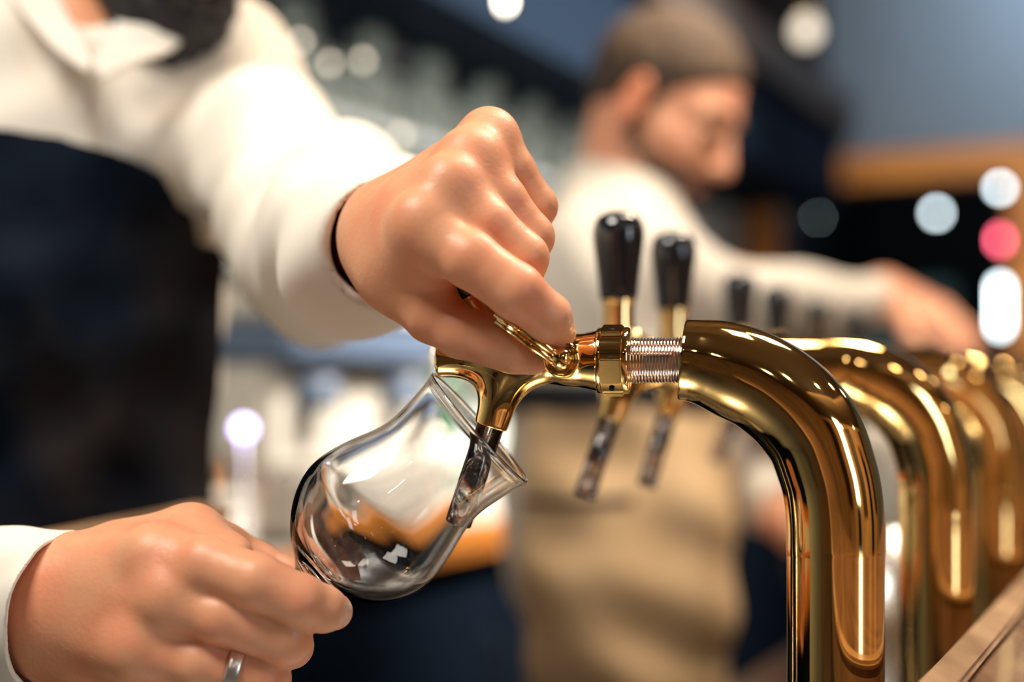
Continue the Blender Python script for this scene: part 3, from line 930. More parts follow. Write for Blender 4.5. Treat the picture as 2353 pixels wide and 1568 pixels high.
prof = [(r * mmpx, s * mmpx) for r, s in pi_] + [(r * mmpx, s * mmpx) for r, s in po]
gv, gf = lathe(prof, GU, gd, 96)
g = mk('beer_glass', gv, gf, GLASS, None, origin=GU + gd * 0.12)
tag(g, 'empty clear tulip beer glass held tilted under the brass tap spout', 'glass')
bm = bmesh.new(); bm.from_mesh(g.data); bmesh.ops.recalc_face_normals(bm, faces=bm.faces); bm.to_mesh(g.data); bm.free()
# ------------------------------------------------------------------ people
def head_sdf(p, c, f, l, u, s=1.0):
    M = np.array([f, l, u], np.float32)
    q = ((p - np.asarray(c, np.float32)) @ M.T) / s * 1000.0
    def el(cc, r): return ellip(q, cc, np.eye(3), r)
    d = el((-10, 0, 28), (97, 76, 90))
    d = smin(d, el((32, 0, -28), (60, 60, 84)), 25)
    qa = q.copy(); qa[:, 1] = np.abs(qa[:, 1])
    d = smin(d, cone(qa, (5, 50, -62), 15, (66, 16, -100), 17), 22)
    d = smin(d, ball(q, (72, 0, -102), 17), 14)
    d = smin(d, cone(qa, (82, 4, 22), 11, (70, 44, 20), 10), 14)                   # brow
    d = smin(d, cone(qa, (66, 40, -28), 18, (40, 56, -24), 16), 16)                # cheekbone
    d = smax(d, -ellip(qa, (96, 33, -1), np.eye(3), (17, 17, 11)), 10)             # eye sockets
    d = smin(d, ellip(qa, (77, 33, -2), np.eye(3), (13, 14, 11)), 3)               # eyes and lids
    d = smin(d, cone(q, (89, 0, 8), 8, (112, 0, -34), 10), 9)                      # nose
    d = smin(d, ball(qa, (100, 11, -38), 8), 7)
    d = smin(d, ellip(q, (88, 0, -63), np.eye(3), (9, 24, 6)), 5)
    d = smin(d, ellip(q, (87, 0, -74), np.eye(3), (9, 21, 7)), 4)
    d = smax(d, -ellip(q, (98, 0, -68), np.eye(3), (10, 26, 1.6)), 3)
    ear = ellip(qa, (-6, 80, -6), np.array([(1, 0.35, 0), (-0.35, 1, 0), (0, 0, 1)]) / 1.06, (20, 8, 33))
    ear = smax(ear, -ellip(qa, (-1, 89, -4), np.eye(3), (11, 6, 20)), 5)
    d = smin(d, ear, 5)
    return d * 0.001 * s, q

def skin_mats(o, q, fv, sel):
    """assign material slots: sel = list of (slot, test over face centres)"""
    me = o.data
    idx = np.zeros(len(me.polygons), np.int32)
    for slot, test in sel: idx[test] = slot
    me.polygons.foreach_set('material_index', idx)

def basis(yaw, pitch, roll=0.0):
    """f, l, u of a head: yaw from +X towards +Y, pitch up"""
    f = np.array([math.cos(pitch) * math.cos(yaw), math.cos(pitch) * math.sin(yaw), math.sin(pitch)])
    l = np.array([-math.sin(yaw), math.cos(yaw), 0.0])
    u = np.cross(f, l)
    l, u = l * math.cos(roll) + u * math.sin(roll), u * math.cos(roll) - l * math.sin(roll)
    return f, l, u

# ---- the bartender at the near tap
mm = lambda v: v / 1000.0
H1C = P(392, -350, 1.03)
f1, l1, u1 = basis(math.radians(-50), math.radians(-32))
def HL(x, y, z, c=H1C, f=f1, l=l1, u=u1): return c + (f * x + l * y + u * z) / 1000.0

# left hand, closed over the tap handle: (px, py, mm from the focus plane), radius in mm
def pts(*a): return [(PM(x, y, m), r / 1000.0) for x, y, m, r in a]
WR_L = (905, 560, 26)
fing_L = [
    pts((975, 532, -25, 12.6), (1080, 596, -36, 12.4), (1186, 670, -38, 12.0), (1260, 730, -31, 10.4), (1280, 762, -24, 8.6)),
    pts((1040, 448, -18, 12.0), (1120, 518, -22, 11.8), (1203, 592, -20, 11.0), (1196, 660, -4, 9.4), (1150, 700, 8, 8.4)),
    pts((1086, 382, -5, 11.6), (1152, 460, -8, 11.2), (1219, 545, -4, 10.6), (1205, 615, 14, 9.0), (1150, 655, 24, 8.0)),
    pts((1122, 330, 10, 11.0), (1178, 396, 10, 10.6), (1234, 474, 14, 9.4), (1215, 535, 29, 8.4), (1160, 575, 36, 7.4)),
]
thumb_L = pts((925, 630, 6, 17), (995, 722, -6, 13.0), (1060, 764, -12, 11.4), (1130, 785, -15, 11.0), (1180, 804, -15, 10.2), (1222, 817, -14, 8.8))
metas_L = [
    pts((915, 590, 8, 19), (975, 532, -25, 13.5)),
    pts((905, 550, 16, 20), (1040, 448, -18, 13.5)),
    pts((905, 525, 26, 19), (1086, 382, -5, 13)),
    pts((905, 505, 36, 17), (1122, 330, 10, 12)),
]
ELB_L = P(755, 545, 0.94)
WRL = PM(*WR_L)

def hand_sdf(p, metas, palm_extra, fings, thumb, knk, kf=0.011):
    palm = None
    for m in metas:
        e = chain(p, m)
        palm = e if palm is None else smin(palm, e, 0.012)
    for m in palm_extra: palm = smin(palm, chain(p, m), 0.012)
    for c, r in knk: palm = smin(palm, ball(p, c, r), 0.009)
    tot = None
    for fg in fings:
        e = smin(palm, chain(p, fg, 0.003), kf)
        tot = e if tot is None else smin(tot, e, 0.0030)
    e = smin(palm, chain(p, thumb, 0.004), 0.014)
    return smin(tot, e, 0.0025)

knk_L = [(PM(966, 502, -29), 0.0100), (PM(1030, 418, -23), 0.0098), (PM(1078, 352, -9), 0.0096), (PM(1124, 308, 8), 0.0095)]
extra_L = [pts((925, 630, 4, 16), (990, 590, -14, 13)), pts((960, 530, 10, 17), (1050, 450, 14, 15)), pts((950, 500, -2, 15), (1060, 420, -2, 13))]
fore_L = [(WRL, 0.0228), (WRL + (ELB_L - WRL) * 0.35, 0.026), (WRL + (ELB_L - WRL) * 0.75, 0.034), (ELB_L, 0.036)]

def handL_sdf(p):
    d = hand_sdf(p, metas_L, extra_L, fing_L, thumb_L, knk_L)
    return smin(d, chain(p, fore_L, 0.01), 0.016)

# right hand, round the glass
fing_R = [
    pts((362, 1285, -18, 13.2), (475, 1298, -33, 12.4), (588, 1337, -41, 11.9), (690, 1380, -39, 11.0), (742, 1400, -33, 10.0), (768, 1406, -27, 8.2)),
    pts((385, 1380, -28, 12.6), (510, 1418, -35, 12.0), (655, 1468, -32, 11.4), (668, 1485, -12, 9.8), (630, 1490, 6, 8.8)),
    pts((318, 1492, -24, 12.2), (455, 1522, -30, 11.6), (602, 1558, -27, 10.9), (618, 1560, -8, 9.6), (580, 1555, 8, 8.6)),
    pts((292, 1600, -8, 11.0), (420, 1630, -14, 10.0), (540, 1650, -10, 9.4), (545, 1640, 6, 8.4), (510, 1630, 18, 7.6)),
]
thumb_R = pts((290, 1290, 14, 17), (440, 1234, 14, 13.2), (520, 1262, 20, 11.2), (590, 1302, 24, 11.0), (640, 1328, 26, 10.0), (692, 1352, 24, 8.4))
WRR = PM(118, 1385, 12)
metas_R = [
    pts((160, 1340, 6, 20), (362, 1285, -18, 14)),
    pts((150, 1385, 4, 20), (385, 1380, -28, 13.6)),
    pts((145, 1430, 6, 19), (318, 1492, -24, 13)),
    pts((140, 1480, 12, 18), (292, 1600, -8, 12.0)),
]
extra_R = [pts((290, 1290, 12, 16), (420, 1262, 0, 13)), pts((440, 1240, 8, 12), (520, 1285, -10, 11)), pts((250, 1450, 6, 16), (340, 1400, 4, 16))]
knk_R = [(PM(352, 1278, -25), 0.0098), (PM(392, 1362, -33), 0.0100), (PM(316, 1480, -29), 0.0100)]
ELB_R = P(-560, 1370, 0.80)
fore_R = [(WRR, 0.0275), (WRR + (ELB_R - WRR) * 0.4, 0.033), (WRR + (ELB_R - WRR) * 0.8, 0.044), (ELB_R, 0.043)]
def handR_sdf(p):
    d = hand_sdf(p, metas_R, extra_R, fing_R, thumb_R, knk_R)
    return smin(d, chain(p, fore_R, 0.01), 0.018)

SH_L = P(478, 205, 1.13)
SH_R = P(-330, 235, 1.02)
NECK = P(195, 120, 1.09)
CHEST = P(60, 420, 1.10)
WAIST = P(30, 900, 1.10)
HIPS = P(30, 1250, 1.12)
tx = (SH_L - SH_R); tx[2] = 0; tx /= np.linalg.norm(tx)
ty = np.array([-tx[1], tx[0], 0.0])                 # towards his back
TM = np.array([tx, ty, Zv])

def trunk1(p, g=0.0):
    d = ellip(p, CHEST, TM, (0.143 + g, 0.105 + g, 0.26 + g))
    d = smin(d, cone(p, SH_L, 0.052 + g, NECK - Zv * 0.03, 0.058 + g), 0.05)
    d = smin(d, cone(p, SH_R, 0.052 + g, NECK - Zv * 0.03, 0.058 + g), 0.05)
    d = smin(d, ellip(p, WAIST, TM, (0.130 + g, 0.105 + g, 0.24 + g)), 0.06)
    d = smin(d, ellip(p, HIPS, TM, (0.136 + g, 0.112 + g, 0.17 + g)), 0.05)
    return d

def person1(p):
    d = trunk1(p, -0.006)
    d = smin(d, chain(p, [(SH_L, 0.046), (ELB_L, 0.036)]), 0.03)
    d = smin(d, chain(p, [(SH_R, 0.050), (ELB_R, 0.041)]), 0.03)
    hd, _ = head_sdf(p, H1C, f1, l1, u1)
    hd = smin(hd, cone(p, HL(-28, 0, -60), 0.052, NECK, 0.058), 0.03)
    d = smin(d, hd, 0.03)
    for s in (1, -1):
        hip = HIPS + tx * 0.085 * s - Zv * 0.05
        kn = hip - Zv * 0.42 - ty * 0.03; an = hip - Zv * 0.84; an[2] = 0.075
        d = smin(d, chain(p, [(hip, 0.080), (kn, 0.055), (an, 0.042)]), 0.03)
    d = smin(d, handL_sdf(p), 0.012)
    return smin(d, handR_sdf(p), 0.012)

per1 = thing('person', 'bartender in white shirt and dark bib apron holding the glass and pulling the near tap', 'person', (HIPS[0], HIPS[1], 0))

cutL = WRL + (ELB_L - WRL) * 0.45; nL = (ELB_L - WRL)
cutR = WRR + (ELB_R - WRR) * 0.25; nR = (ELB_R - WRR)
def fL(p): return np.maximum(smin(handL_sdf(p), chain(p, [(SH_L, 0.046), (ELB_L, 0.036)]), 0.03), half(p, cutL, nL))
def fR(p): return np.maximum(smin(handR_sdf(p), chain(p, [(SH_R, 0.050), (ELB_R, 0.041)]), 0.03), half(p, cutR, nR))
def fB(p):
    d = person1(p)
    ballL = ball(p, PM(1010, 560, 20), 0.135); ballR = ball(p, PM(380, 1400, 0), 0.16)
    d = np.maximum(d, -np.maximum(half(p, cutL, nL), ballL))
    return np.maximum(d, -np.maximum(half(p, cutR, nR), ballR))
mL = sdf_mesh(fL, PM(640, 180, -75), PM(1380, 960, 150)[[0, 1, 2]] * 1.0, 0.0013) if False else None
def bbox(*ps, pad=0.02):
    a = np.array(ps); return a.min(0) - pad, a.max(0) + pad
loL, hiL = bbox(cutL - 0.04, cutL + 0.04, *[PM(x, y, m) for x, y, m in ((800, 250, 60), (1320, 880, -60))])
loR, hiR = bbox(cutR - 0.04, cutR + 0.04, *[PM(x, y, m) for x, y, m in ((0, 1130, 50), (830, 1720, -65))])
mL = sdf_mesh(fL, loL, hiL, 0.0014)
mR = sdf_mesh(fR, loR, hiR, 0.0014)
loB, hiB = bbox(SH_L, SH_R, ELB_L, ELB_R, H1C + Zv * 0.12, HIPS + ty * 0.2, HIPS - ty * 0.2, np.array([HIPS[0], HIPS[1], 0.0]), pad=0.14)
mB = sdf_mesh(fB, loB, hiB, 0.006)
V, F = merge([mL[:2], mR[:2], mB[:2]])
NN = np.vstack([mL[2], mR[2], mB[2]])
body1 = mk('body', V, F, [SKIN, NAIL, TROUS], per1, normals=NN)
fc = V[np.array(F)].mean(1); fn = NN[np.array(F)].mean(1)
sel = np.zeros(len(F), np.int32)
# finger nails
def nail(c, nrm, along, w, ln):
    nrm = nrm / np.linalg.norm(nrm); along = along - nrm * (along @ nrm); along /= np.linalg.norm(along)
    sd = np.cross(nrm, along)
    q = fc - c
    return ((q @ sd / w) ** 2 + (q @ along / ln) ** 2 < 1) & (fn @ nrm > 0.35) & (np.abs(q @ nrm) < 0.009)
for c, nrm, al in ((PM(1296, 742, -30), np.array([0.8, -0.45, 0.5]), PM(1282, 762, -24) - PM(1262, 728, -33)),
                   (PM(788, 1408, -31), np.array([0.75, -0.6, -0.25]), PM(768, 1405, -27) - PM(742, 1400, -34))):
    sel[nail(c, nrm, al, 0.0055, 0.0068)] = 1
sel[fc[:, 2] < HIPS[2] - 0.02] = 2
sel[(fc[:, 2] < HIPS[2] - 0.02) & (fc[:, 1] < 0.8)] = 0
body1.data.polygons.foreach_set('material_index', sel)

# shirt
SLV_L = WRL + (ELB_L - WRL) * 0.06
CUFF_R = PM(112, 1402, 12)
dR = (ELB_R - WRR) / np.linalg.norm(ELB_R - WRR)
def folds(p):
    return waves(p, [(0.0035, (38, 12, 24), 0.3), (0.0028, (-22, 30, 47), 1.9), (0.0020, (70, -25, 33), 0.8), (0.0014, (-60, 40, 95), 2.2)])
def shirt1(p):
    d = trunk1(p, 0.010)
    up = SH_L + (ELB_L - SH_L) * 0.5
    d = smin(d, chain(p, [(SH_L, 0.058), (up, 0.052), (ELB_L, 0.060)], 0.02), 0.05)
    fo = chain(p, [(ELB_L, 0.060), (ELB_L + (SLV_L - ELB_L) * 0.5, 0.049), (ELB_L + (SLV_L - ELB_L) * 0.82, 0.043), (SLV_L, 0.031)], 0.02)
    fo = smax(fo, half(p, SLV_L, SLV_L - ELB_L), 0.004)
    d = smin(d, fo, 0.03)
    d = smin(d, smax(chain(p, [(SH_R, 0.066), (ELB_R, 0.052), (CUFF_R, 0.036)], 0.02), half(p, CUFF_R + dR * 0.075, -dR), 0.004), 0.05)
    d = d + folds(p)
    # hollow the sleeve mouths
    d = smax(d, -chain(p, [(WRL + (WRL - ELB_L) * 0.1, 0.0262), (SLV_L, 0.0262), (SLV_L + (ELB_L - SLV_L) * 0.3, 0.028)], 0.01), 0.003)
    # open neck, V at the front
    d = smax(d, -cone(p, NECK + Zv * 0.01, 0.056, NECK + Zv * 0.2 + f1 * 0.02, 0.09), 0.01)
    d = smax(d, -cone(p, P(213, 148, 0.965), 0.002, P(195, -60, 1.0), 0.042), 0.006)
    return d
loS, hiS = bbox(SH_L, SH_R, ELB_L, ELB_R, HIPS, SLV_L, CUFF_R, NECK, pad=0.13)
def shirt1c(p): return np.maximum(shirt1(p), half(p, HIPS - Zv * 0.14, -Zv))
def cuff_R(p):
    c = chain(p, [(CUFF_R + dR * 0.16, 0.0375), (CUFF_R + dR * 0.03, 0.0370), (CUFF_R - dR * 0.03, 0.0370)], 0.01) + waves(p, [(0.0012, (60, 20, 70), 0), (0.0007, (150, 10, 90), 1), (0.0005, (30, 200, 160), 2)])
    e = half(p, PM(172, 1238, 12), (1, -0.27, -0.20)) / 1.0
    c = np.abs(c) - 0.0013
    return smax(np.maximum(c, half(p, CUFF_R + dR * 0.13, dR)), e, 0.001)
mC = sdf_mesh(cuff_R, *bbox(CUFF_R - dR * 0.08, CUFF_R + dR * 0.14, pad=0.06), 0.0013, slack=1.5)
mk('cuff', mC[0], mC[1], SHIRT, per1, normals=mC[2], label='loose white cuff of the right sleeve')
mS = sdf_mesh(shirt1c, loS, hiS, 0.004)
shirt = mk('shirt', mS[0], mS[1], SHIRT, per1, normals=mS[2], label='loose white shirt with rolled sleeve')

def project(px, py, f, d0=0.75, d1=1.4, off=0.0):
    """march the camera ray of a pixel to the zero of f; used to lay sewn-on pieces on the cloth"""
    px = np.asarray(px, float).ravel(); py = np.asarray(py, float).ravel()
    d = np.full(px.shape, d0)
    for _ in range(60):
        pt = np.stack([(px - 1176.5) * d / FPX, d, EYE + (HOR - py) * d / FPX], -1).astype(np.float32)
        d = np.minimum(d + np.maximum(f(pt) - off, -0.01) * 0.8, d1)
    return np.stack([(px - 1176.5) * d / FPX, d, EYE + (HOR - py) * d / FPX], -1)

def sheet(grid, thick, nrm=None):
    """grid [m, n, 3] of points -> closed sheet of the given thickness (towards the camera)"""
    m, n = grid.shape[:2]
    gu = np.gradient(grid, axis=0); gv_ = np.gradient(grid, axis=1)
    nn = np.cross(gu, gv_); nn /= np.maximum(np.linalg.norm(nn, axis=-1, keepdims=True), 1e-9)
    if nn[..., 1].mean() > 0: nn = -nn
    A = grid.reshape(-1, 3); Bq = (grid + nn * thick).reshape(-1, 3)
    V = np.vstack([A, Bq]); o = m * n
    F = []
    for i in range(m - 1):
        for j in range(n - 1):
            a, b, c, d = i * n + j, i * n + j + 1, (i + 1) * n + j + 1, (i + 1) * n + j
            F.append((a, b, c, d)); F.append((d + o, c + o, b + o, a + o))
    rim = [(0, j) for j in range(n)] + [(i, n - 1) for i in range(1, m)] + [(m - 1, j) for j in range(n - 2, -1, -1)] + [(i, 0) for i in range(m - 2, 0, -1)]
    rim = [i * n + j for i, j in rim]
    for a, b in zip(rim, rim[1:] + rim[:1]): F.append((b, a, a + o, b + o))
    return V, F

def fixn(o):
    bm = bmesh.new(); bm.from_mesh(o.data); bmesh.ops.recalc_face_normals(bm, faces=bm.faces); bm.to_mesh(o.data); bm.free()
    return o

# bib apron: the trunk's own surface pushed out, cut by the bib's outline (in the plane of the chest)
A0 = P(215, 335, 0.985)
def uv(px, py, d=0.985):
    q = P(px, py, d) - A0
    return q @ tx, q[2]
bib_top = [uv(x, y) for x, y in ((-420, 380), (-150, 318), (0, 306), (130, 313), (215, 336), (330, 362), (430, 392), (455, 452), (495, 466), (512, 540), (900, 560))]
bx_ = np.array([u for u, v in bib_top]); bz_ = np.array([v for u, v in bib_top])
UMAX = uv(556, 700, 1.03)[0]
def apron1(p):
    d = trunk1(p, 0.028) + folds(p) * 1.0 + waves(p, [(0.0045, (30, 10, 22), 1.0), (0.0035, (55, 0, -30), 0.2), (0.002, (95, 0, 60), 1.2)])
    q = p - A0.astype(np.float32)
    u = q @ tx.astype(np.float32)
    top = np.interp(u, bx_, bz_)
    d = np.maximum(d, (q[:, 2] - top) * 0.75)
    d = np.maximum(d, (u - UMAX) * 0.9)
    d = np.maximum(d, half(p, CHEST - ty * 0.0, ty))
    return np.maximum(d, half(p, HIPS - Zv * 0.36, -Zv))
mA = sdf_mesh(apron1, *bbox(CHEST + Zv * 0.2, HIPS - Zv * 0.36, CHEST + tx * 0.19, CHEST - tx * 0.19, CHEST - ty * 0.15, HIPS - ty * 0.15, pad=0.03), 0.004, slack=1.6)
mk('apron', mA[0], mA[1], DENIM, per1, normals=mA[2], label='dark navy denim bib apron')

# shirt placket and collar
n = 26
yy = np.linspace(150, 345, n)
gx = np.stack([206 + 0 * yy, 215 + 0 * yy, 224 + 0 * yy], 1); gy = np.stack([yy] * 3, 1)
gp = project(gx, gy, shirt1).reshape(n, 3, 3)
fixn(mk('placket', *sheet(gp + np.array([0, 0.001, 0]), 0.004), STITCH, per1))
def collar_flap(poly, name):
    """flap = list of rows, each a row of (px, py, depth)"""
    g_ = np.array([[P(*q) for q in row] for row in poly])
    m_, n_ = g_.shape[:2]
    rows = [spline(r, 14) for r in g_]
    cols = [spline([r[j] for r in rows], 14) for j in range(14)]
    return fixn(mk(name, *sheet(np.array(cols), 0.004), SHIRT, per1))
collar_flap([[(0, -40, 1.0), (70, -50, 0.985), (115, -50, 0.99)], [(60, 40, 0.98), (110, 40, 0.975), (152, 40, 0.98)], [(130, 118, 0.962), (160, 110, 0.962), (190, 100, 0.965)], [(205, 172, 0.955), (210, 165, 0.955), (213, 152, 0.957)]], 'collar_flap')
collar_flap([[(420, 98, 1.02), (345, 72, 1.0), (268, 58, 0.99)], [(375, 128, 0.99), (310, 104, 0.98), (248, 84, 0.975)], [(300, 152, 0.968), (265, 136, 0.965), (229, 115, 0.963)], [(230, 188, 0.955), (222, 172, 0.955), (215, 152, 0.957)]], 'collar_flap')

# beard and hair
def beard1(p):
    hd, q = head_sdf(p, H1C, f1, l1, u1)
    qa = q.copy(); qa[:, 1] = np.abs(qa[:, 1])
    b = smin(hd - 0.007, cone(qa, (60, 20, -100), 26, (66, 0, -118), 24) / 1000, 0.012)
    b = np.maximum(b, (q[:, 2] + 48 - np.maximum(0, 20 - q[:, 0]) * 0.6) / 1000 * 0.8)
    b = np.maximum(b, (-q[:, 0] - 2) / 1000)
    b = np.maximum(b, -ellip(q, (100, 0, -67), np.eye(3), (25, 22, 9)) / 1000)
    return b + waves(p, [(0.0012, (300, 120, 240), 0), (0.0008, (-400, 300, 200), 1)])
mBe = sdf_mesh(beard1, *bbox(H1C, pad=0.2), 0.004, slack=1.6)
mk('beard', mBe[0], mBe[1], HAIRB, per1, normals=mBe[2], label='full black beard')
def hair_sdf(p, c, f, l, u, g, line=20):
    hd, q = head_sdf(p, c, f, l, u)
    qa = np.abs(q[:, 1])
    side = line + 0.5 * q[:, 0] + np.minimum(q[:, 0] + 15, 0) * 0.45 + np.where(q[:, 0] > 40, (q[:, 0] - 40) * 0.34, 0) - 32 * np.exp(-((q[:, 0] - 16) / 11) ** 2)
    gg = g * np.clip((q[:, 2] - side) / 22, -0.3, 1) * np.clip((q[:, 2] + 62) / 25, -0.3, 1)
    cap = ellip(q, (-10, 0, 28), np.eye(3), (97, 76, 90))
    cap = smin(cap, ellip(q, (32, 0, -28), np.eye(3), (60, 60, 84)), 25)
    return (cap - gg * (1.0 + 0.12 * np.sin(q[:, 1] * 0.35 + q[:, 0] * 0.1))) / 1000
mH = sdf_mesh(lambda p: hair_sdf(p, H1C, f1, l1, u1, 9), *bbox(H1C, pad=0.15), 0.005, slack=1.6)
mk('hair', mH[0], mH[1], HAIRB, per1, normals=mH[2])

for s in (1, -1):
    mk('eyebrow', *sweep(spline([HL(95, 14 * s, 20), HL(93, 26 * s, 26), HL(87, 38 * s, 26), HL(77, 48 * s, 20)], 12), 0.004, 10), HAIRB, per1)
    mk('eyelashes', *sweep(spline([HL(84, 20 * s, -5), HL(88.5, 30 * s, -7), HL(86, 40 * s, -6), HL(79, 46 * s, -4)], 12), 0.0014, 8), HAIRB, per1)
# wedding ring on the right hand
ra, rb_ = PM(521, 1538, -29), PM(553, 1546, -28.3)
d = (rb_ - ra) / np.linalg.norm(rb_ - ra)
ring = lathe([(0.0112, -0.0031), (0.0122, -0.0034), (0.0129, -0.002), (0.0130, 0), (0.0129, 0.002), (0.0122, 0.0034), (0.0112, 0.0031)], (ra + rb_) / 2, d, 64, close=True)
fixn(mk('finger_ring', *ring, SILVER, per1, label='wide silver ring on the ring finger'))
# strap on the right wrist, under the cuff
st = None and lathe([(0.0285, -0.007), (0.0312, -0.0065), (0.0316, 0), (0.0312, 0.0065), (0.0285, 0.007)], WRR + dR * -0.008, dR, 64, close=True)
for s in (1, -1):
    hip = HIPS + tx * 0.085 * s; c = np.array([hip[0], hip[1], 0.0]) - ty * 0.05
    sh = sdf_mesh(lambda p: np.maximum(ellip(p, c + Zv * 0.03, TM, (0.048, 0.14, 0.07)), -p[:, 2]), *bbox(c, pad=0.16), 0.008)
    mk('shoe', sh[0], sh[1], SHOE, per1, normals=sh[2])

# ---- the bartender behind
D2 = 1.79
H2C = P(1526, 247, D2)
f2, l2, u2 = basis(math.radians(-28), math.radians(-30))
NECK2 = P(1415, 480, D2 + 0.01)
CH2 = P(1395, 745, D2 + 0.02); WA2 = P(1400, 960, D2 + 0.02); HI2 = P(1405, 1240, D2 + 0.02)
SH2R = P(1420, 615, D2 - 0.08); SH2L = P(1350, 585, D2 + 0.20)
EL2 = P(1735, 690, 1.80); WR2 = P(2010, 690, 1.94)
SH2F = SH2L + np.array([0.13, 0.08, -0.26])
WR2L = P(1790, 1180, 1.86)
yw = math.radians(-20)
FX = np.array([math.cos(yw), math.sin(yw), 0]); FY = np.array([-math.sin(yw), math.cos(yw), 0])
T2 = np.array([FX, FY, Zv])
def pq(x, y, d, r): return (P(x, y, d), r / 1000.0)
WRH = (2010, 668)
hand2 = [
    [pq(2120, 735, 1.90, 14), pq(2165, 770, 1.88, 10.5), pq(2185, 800, 1.87, 9.5), pq(2185, 830, 1.87, 8)],
    [pq(2150, 720, 1.92, 14), pq(2195, 760, 1.90, 10.5), pq(2220, 795, 1.89, 9.5), pq(2225, 830, 1.89, 8)],
    [pq(2165, 712, 1.95, 13), pq(2212, 750, 1.94, 10), pq(2238, 785, 1.93, 9), pq(2242, 820, 1.93, 8)],
    [pq(2170, 715, 1.98, 12), pq(2215, 750, 1.975, 9), pq(2240, 780, 1.97, 8), pq(2245, 808, 1.97, 7)],
]
thumb2 = [pq(2070, 725, 1.89, 14), pq(2095, 775, 1.87, 11), pq(2120, 805, 1.86, 9.5), pq(2140, 828, 1.86, 8)]
meta2 = [[pq(2030, 680, 1.93, 26), pq(2130, 730, 1.91, 17)], [pq(2035, 672, 1.95, 26), pq(2155, 718, 1.95, 17)]]
def arm2(p):
    d = chain(p, [(SH2R, 0.05), (EL2, 0.042), (WR2, 0.029)], 0.01)
    palm = None
    for m in meta2:
        e = chain(p, m); palm = e if palm is None else smin(palm, e, 0.015)
    t = None
    for fg in hand2 + [thumb2]:
        e = smin(palm, chain(p, fg, 0.003), 0.01); t = e if t is None else smin(t, e, 0.003)
    return smin(d, t, 0.02)
HD2 = np.array([0.62, -0.10, -0.78]); HD2 /= np.linalg.norm(HD2)
HN2 = np.cross(HD2, np.array([0, 1.0, 0])); HN2 /= np.linalg.norm(HN2)
if HN2[2] > 0: HN2 = -HN2
HS2 = np.cross(HN2, HD2)
if HS2[1] < 0: HS2 = -HS2
def trunk2(p, g=0.0):
    d = ellip(p, CH2, T2, (0.115 + g, 0.155 + g, 0.175 + g))
    d = smin(d, cone(p, SH2R, 0.052 + g, NECK2 - Zv * 0.03, 0.055 + g), 0.05)
    d = smin(d, cone(p, SH2L, 0.052 + g, NECK2 - Zv * 0.03, 0.055 + g), 0.05)
    d = smin(d, ellip(p, WA2, T2, (0.108 + g, 0.145 + g, 0.20 + g)), 0.06)
    return smin(d, ellip(p, HI2, T2, (0.125 + g, 0.160 + g, 0.17 + g)), 0.05)
def person2(p):
    d = trunk2(p, -0.006)
    hd, _ = head_sdf(p, H2C, f2, l2, u2)
    nb = H2C + (f2 * -28 + u2 * -55) / 1000
    d = smin(d, smin(hd, cone(p, nb, 0.052, NECK2, 0.058), 0.03), 0.03)
    d = smin(d, arm2(p), 0.03)
    d = smin(d, chain(p, [(SH2L, 0.05), (SH2F, 0.042), (WR2L, 0.028)], 0.01), 0.03)
    hb = WR2L + HD2 * 0.075
    pl = chain(p, [(WR2L, 0.026), (hb, 0.019)])
    pl = smin(pl, chain(p, [(hb - HS2 * 0.022, 0.014), (hb + HS2 * 0.022, 0.014)]), 0.02)
    tt = None
    for k_, ln in ((-1.5, 0.062), (-0.5, 0.074), (0.5, 0.070), (1.5, 0.055)):
        o_ = hb + HS2 * 0.0165 * k_
        e = smin(pl, chain(p, [(o_, 0.0105), (o_ + HD2 * ln * 0.55, 0.0095), (o_ + HD2 * ln * 0.8 + HN2 * ln * 0.35, 0.0085), (o_ + HD2 * ln * 0.85 + HN2 * ln * 0.65, 0.0075)], 0.003), 0.008)
        tt = e if tt is None else smin(tt, e, 0.002)
    o_ = WR2L + HD2 * 0.025 - HS2 * 0.022
    e = smin(pl, chain(p, [(o_, 0.015), (o_ + HD2 * 0.03 - HS2 * 0.022, 0.012), (o_ + HD2 * 0.062 - HS2 * 0.025 + HN2 * 0.012, 0.0095)], 0.003), 0.012)
    d = smin(d, smin(tt, e, 0.002), 0.015)
    for s in (1, -1):
        hip = HI2 + FY * 0.085 * s - Zv * 0.05
        kn = hip - Zv * 0.36 + FX * 0.02; an = hip.copy(); an[2] = 0.075
        d = smin(d, chain(p, [(hip, 0.078), (kn, 0.055), (an, 0.042)]), 0.03)
    return d
per2 = thing('person', 'bartender in white shirt and beige waist apron bending over the rear taps', 'person', (HI2[0], HI2[1], 0))
lo2, hi2 = bbox(H2C + Zv * 0.1, NECK2, SH2R, SH2L, WR2, P(2250, 840, 1.9), np.array([HI2[0], HI2[1], 0.02]), HI2 + FX * 0.1, HI2 - FX * 0.1, pad=0.1)
m2 = sdf_mesh(person2, lo2, hi2, 0.0038)
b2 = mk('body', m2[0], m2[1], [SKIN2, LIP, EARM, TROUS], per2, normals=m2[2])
fc = m2[0][m2[1]].mean(1)
q = ((fc - H2C) @ np.array([f2, l2, u2]).T) * 1000
sel = np.zeros(len(fc), np.int32)
sel[(q[:, 0] > 84) & (np.abs(q[:, 1]) < 25) & (np.abs(q[:, 2] + 69) < 11)] = 1
sel[(np.abs(q[:, 1]) > 74) & (np.abs(q[:, 1]) < 110) & (np.abs(q[:, 0] + 6) < 26) & (np.abs(q[:, 2] + 8) < 40)] = 2
sel[(fc[:, 2] < HI2[2] - 0.02)] = 3
b2.data.polygons.foreach_set('material_index', sel)

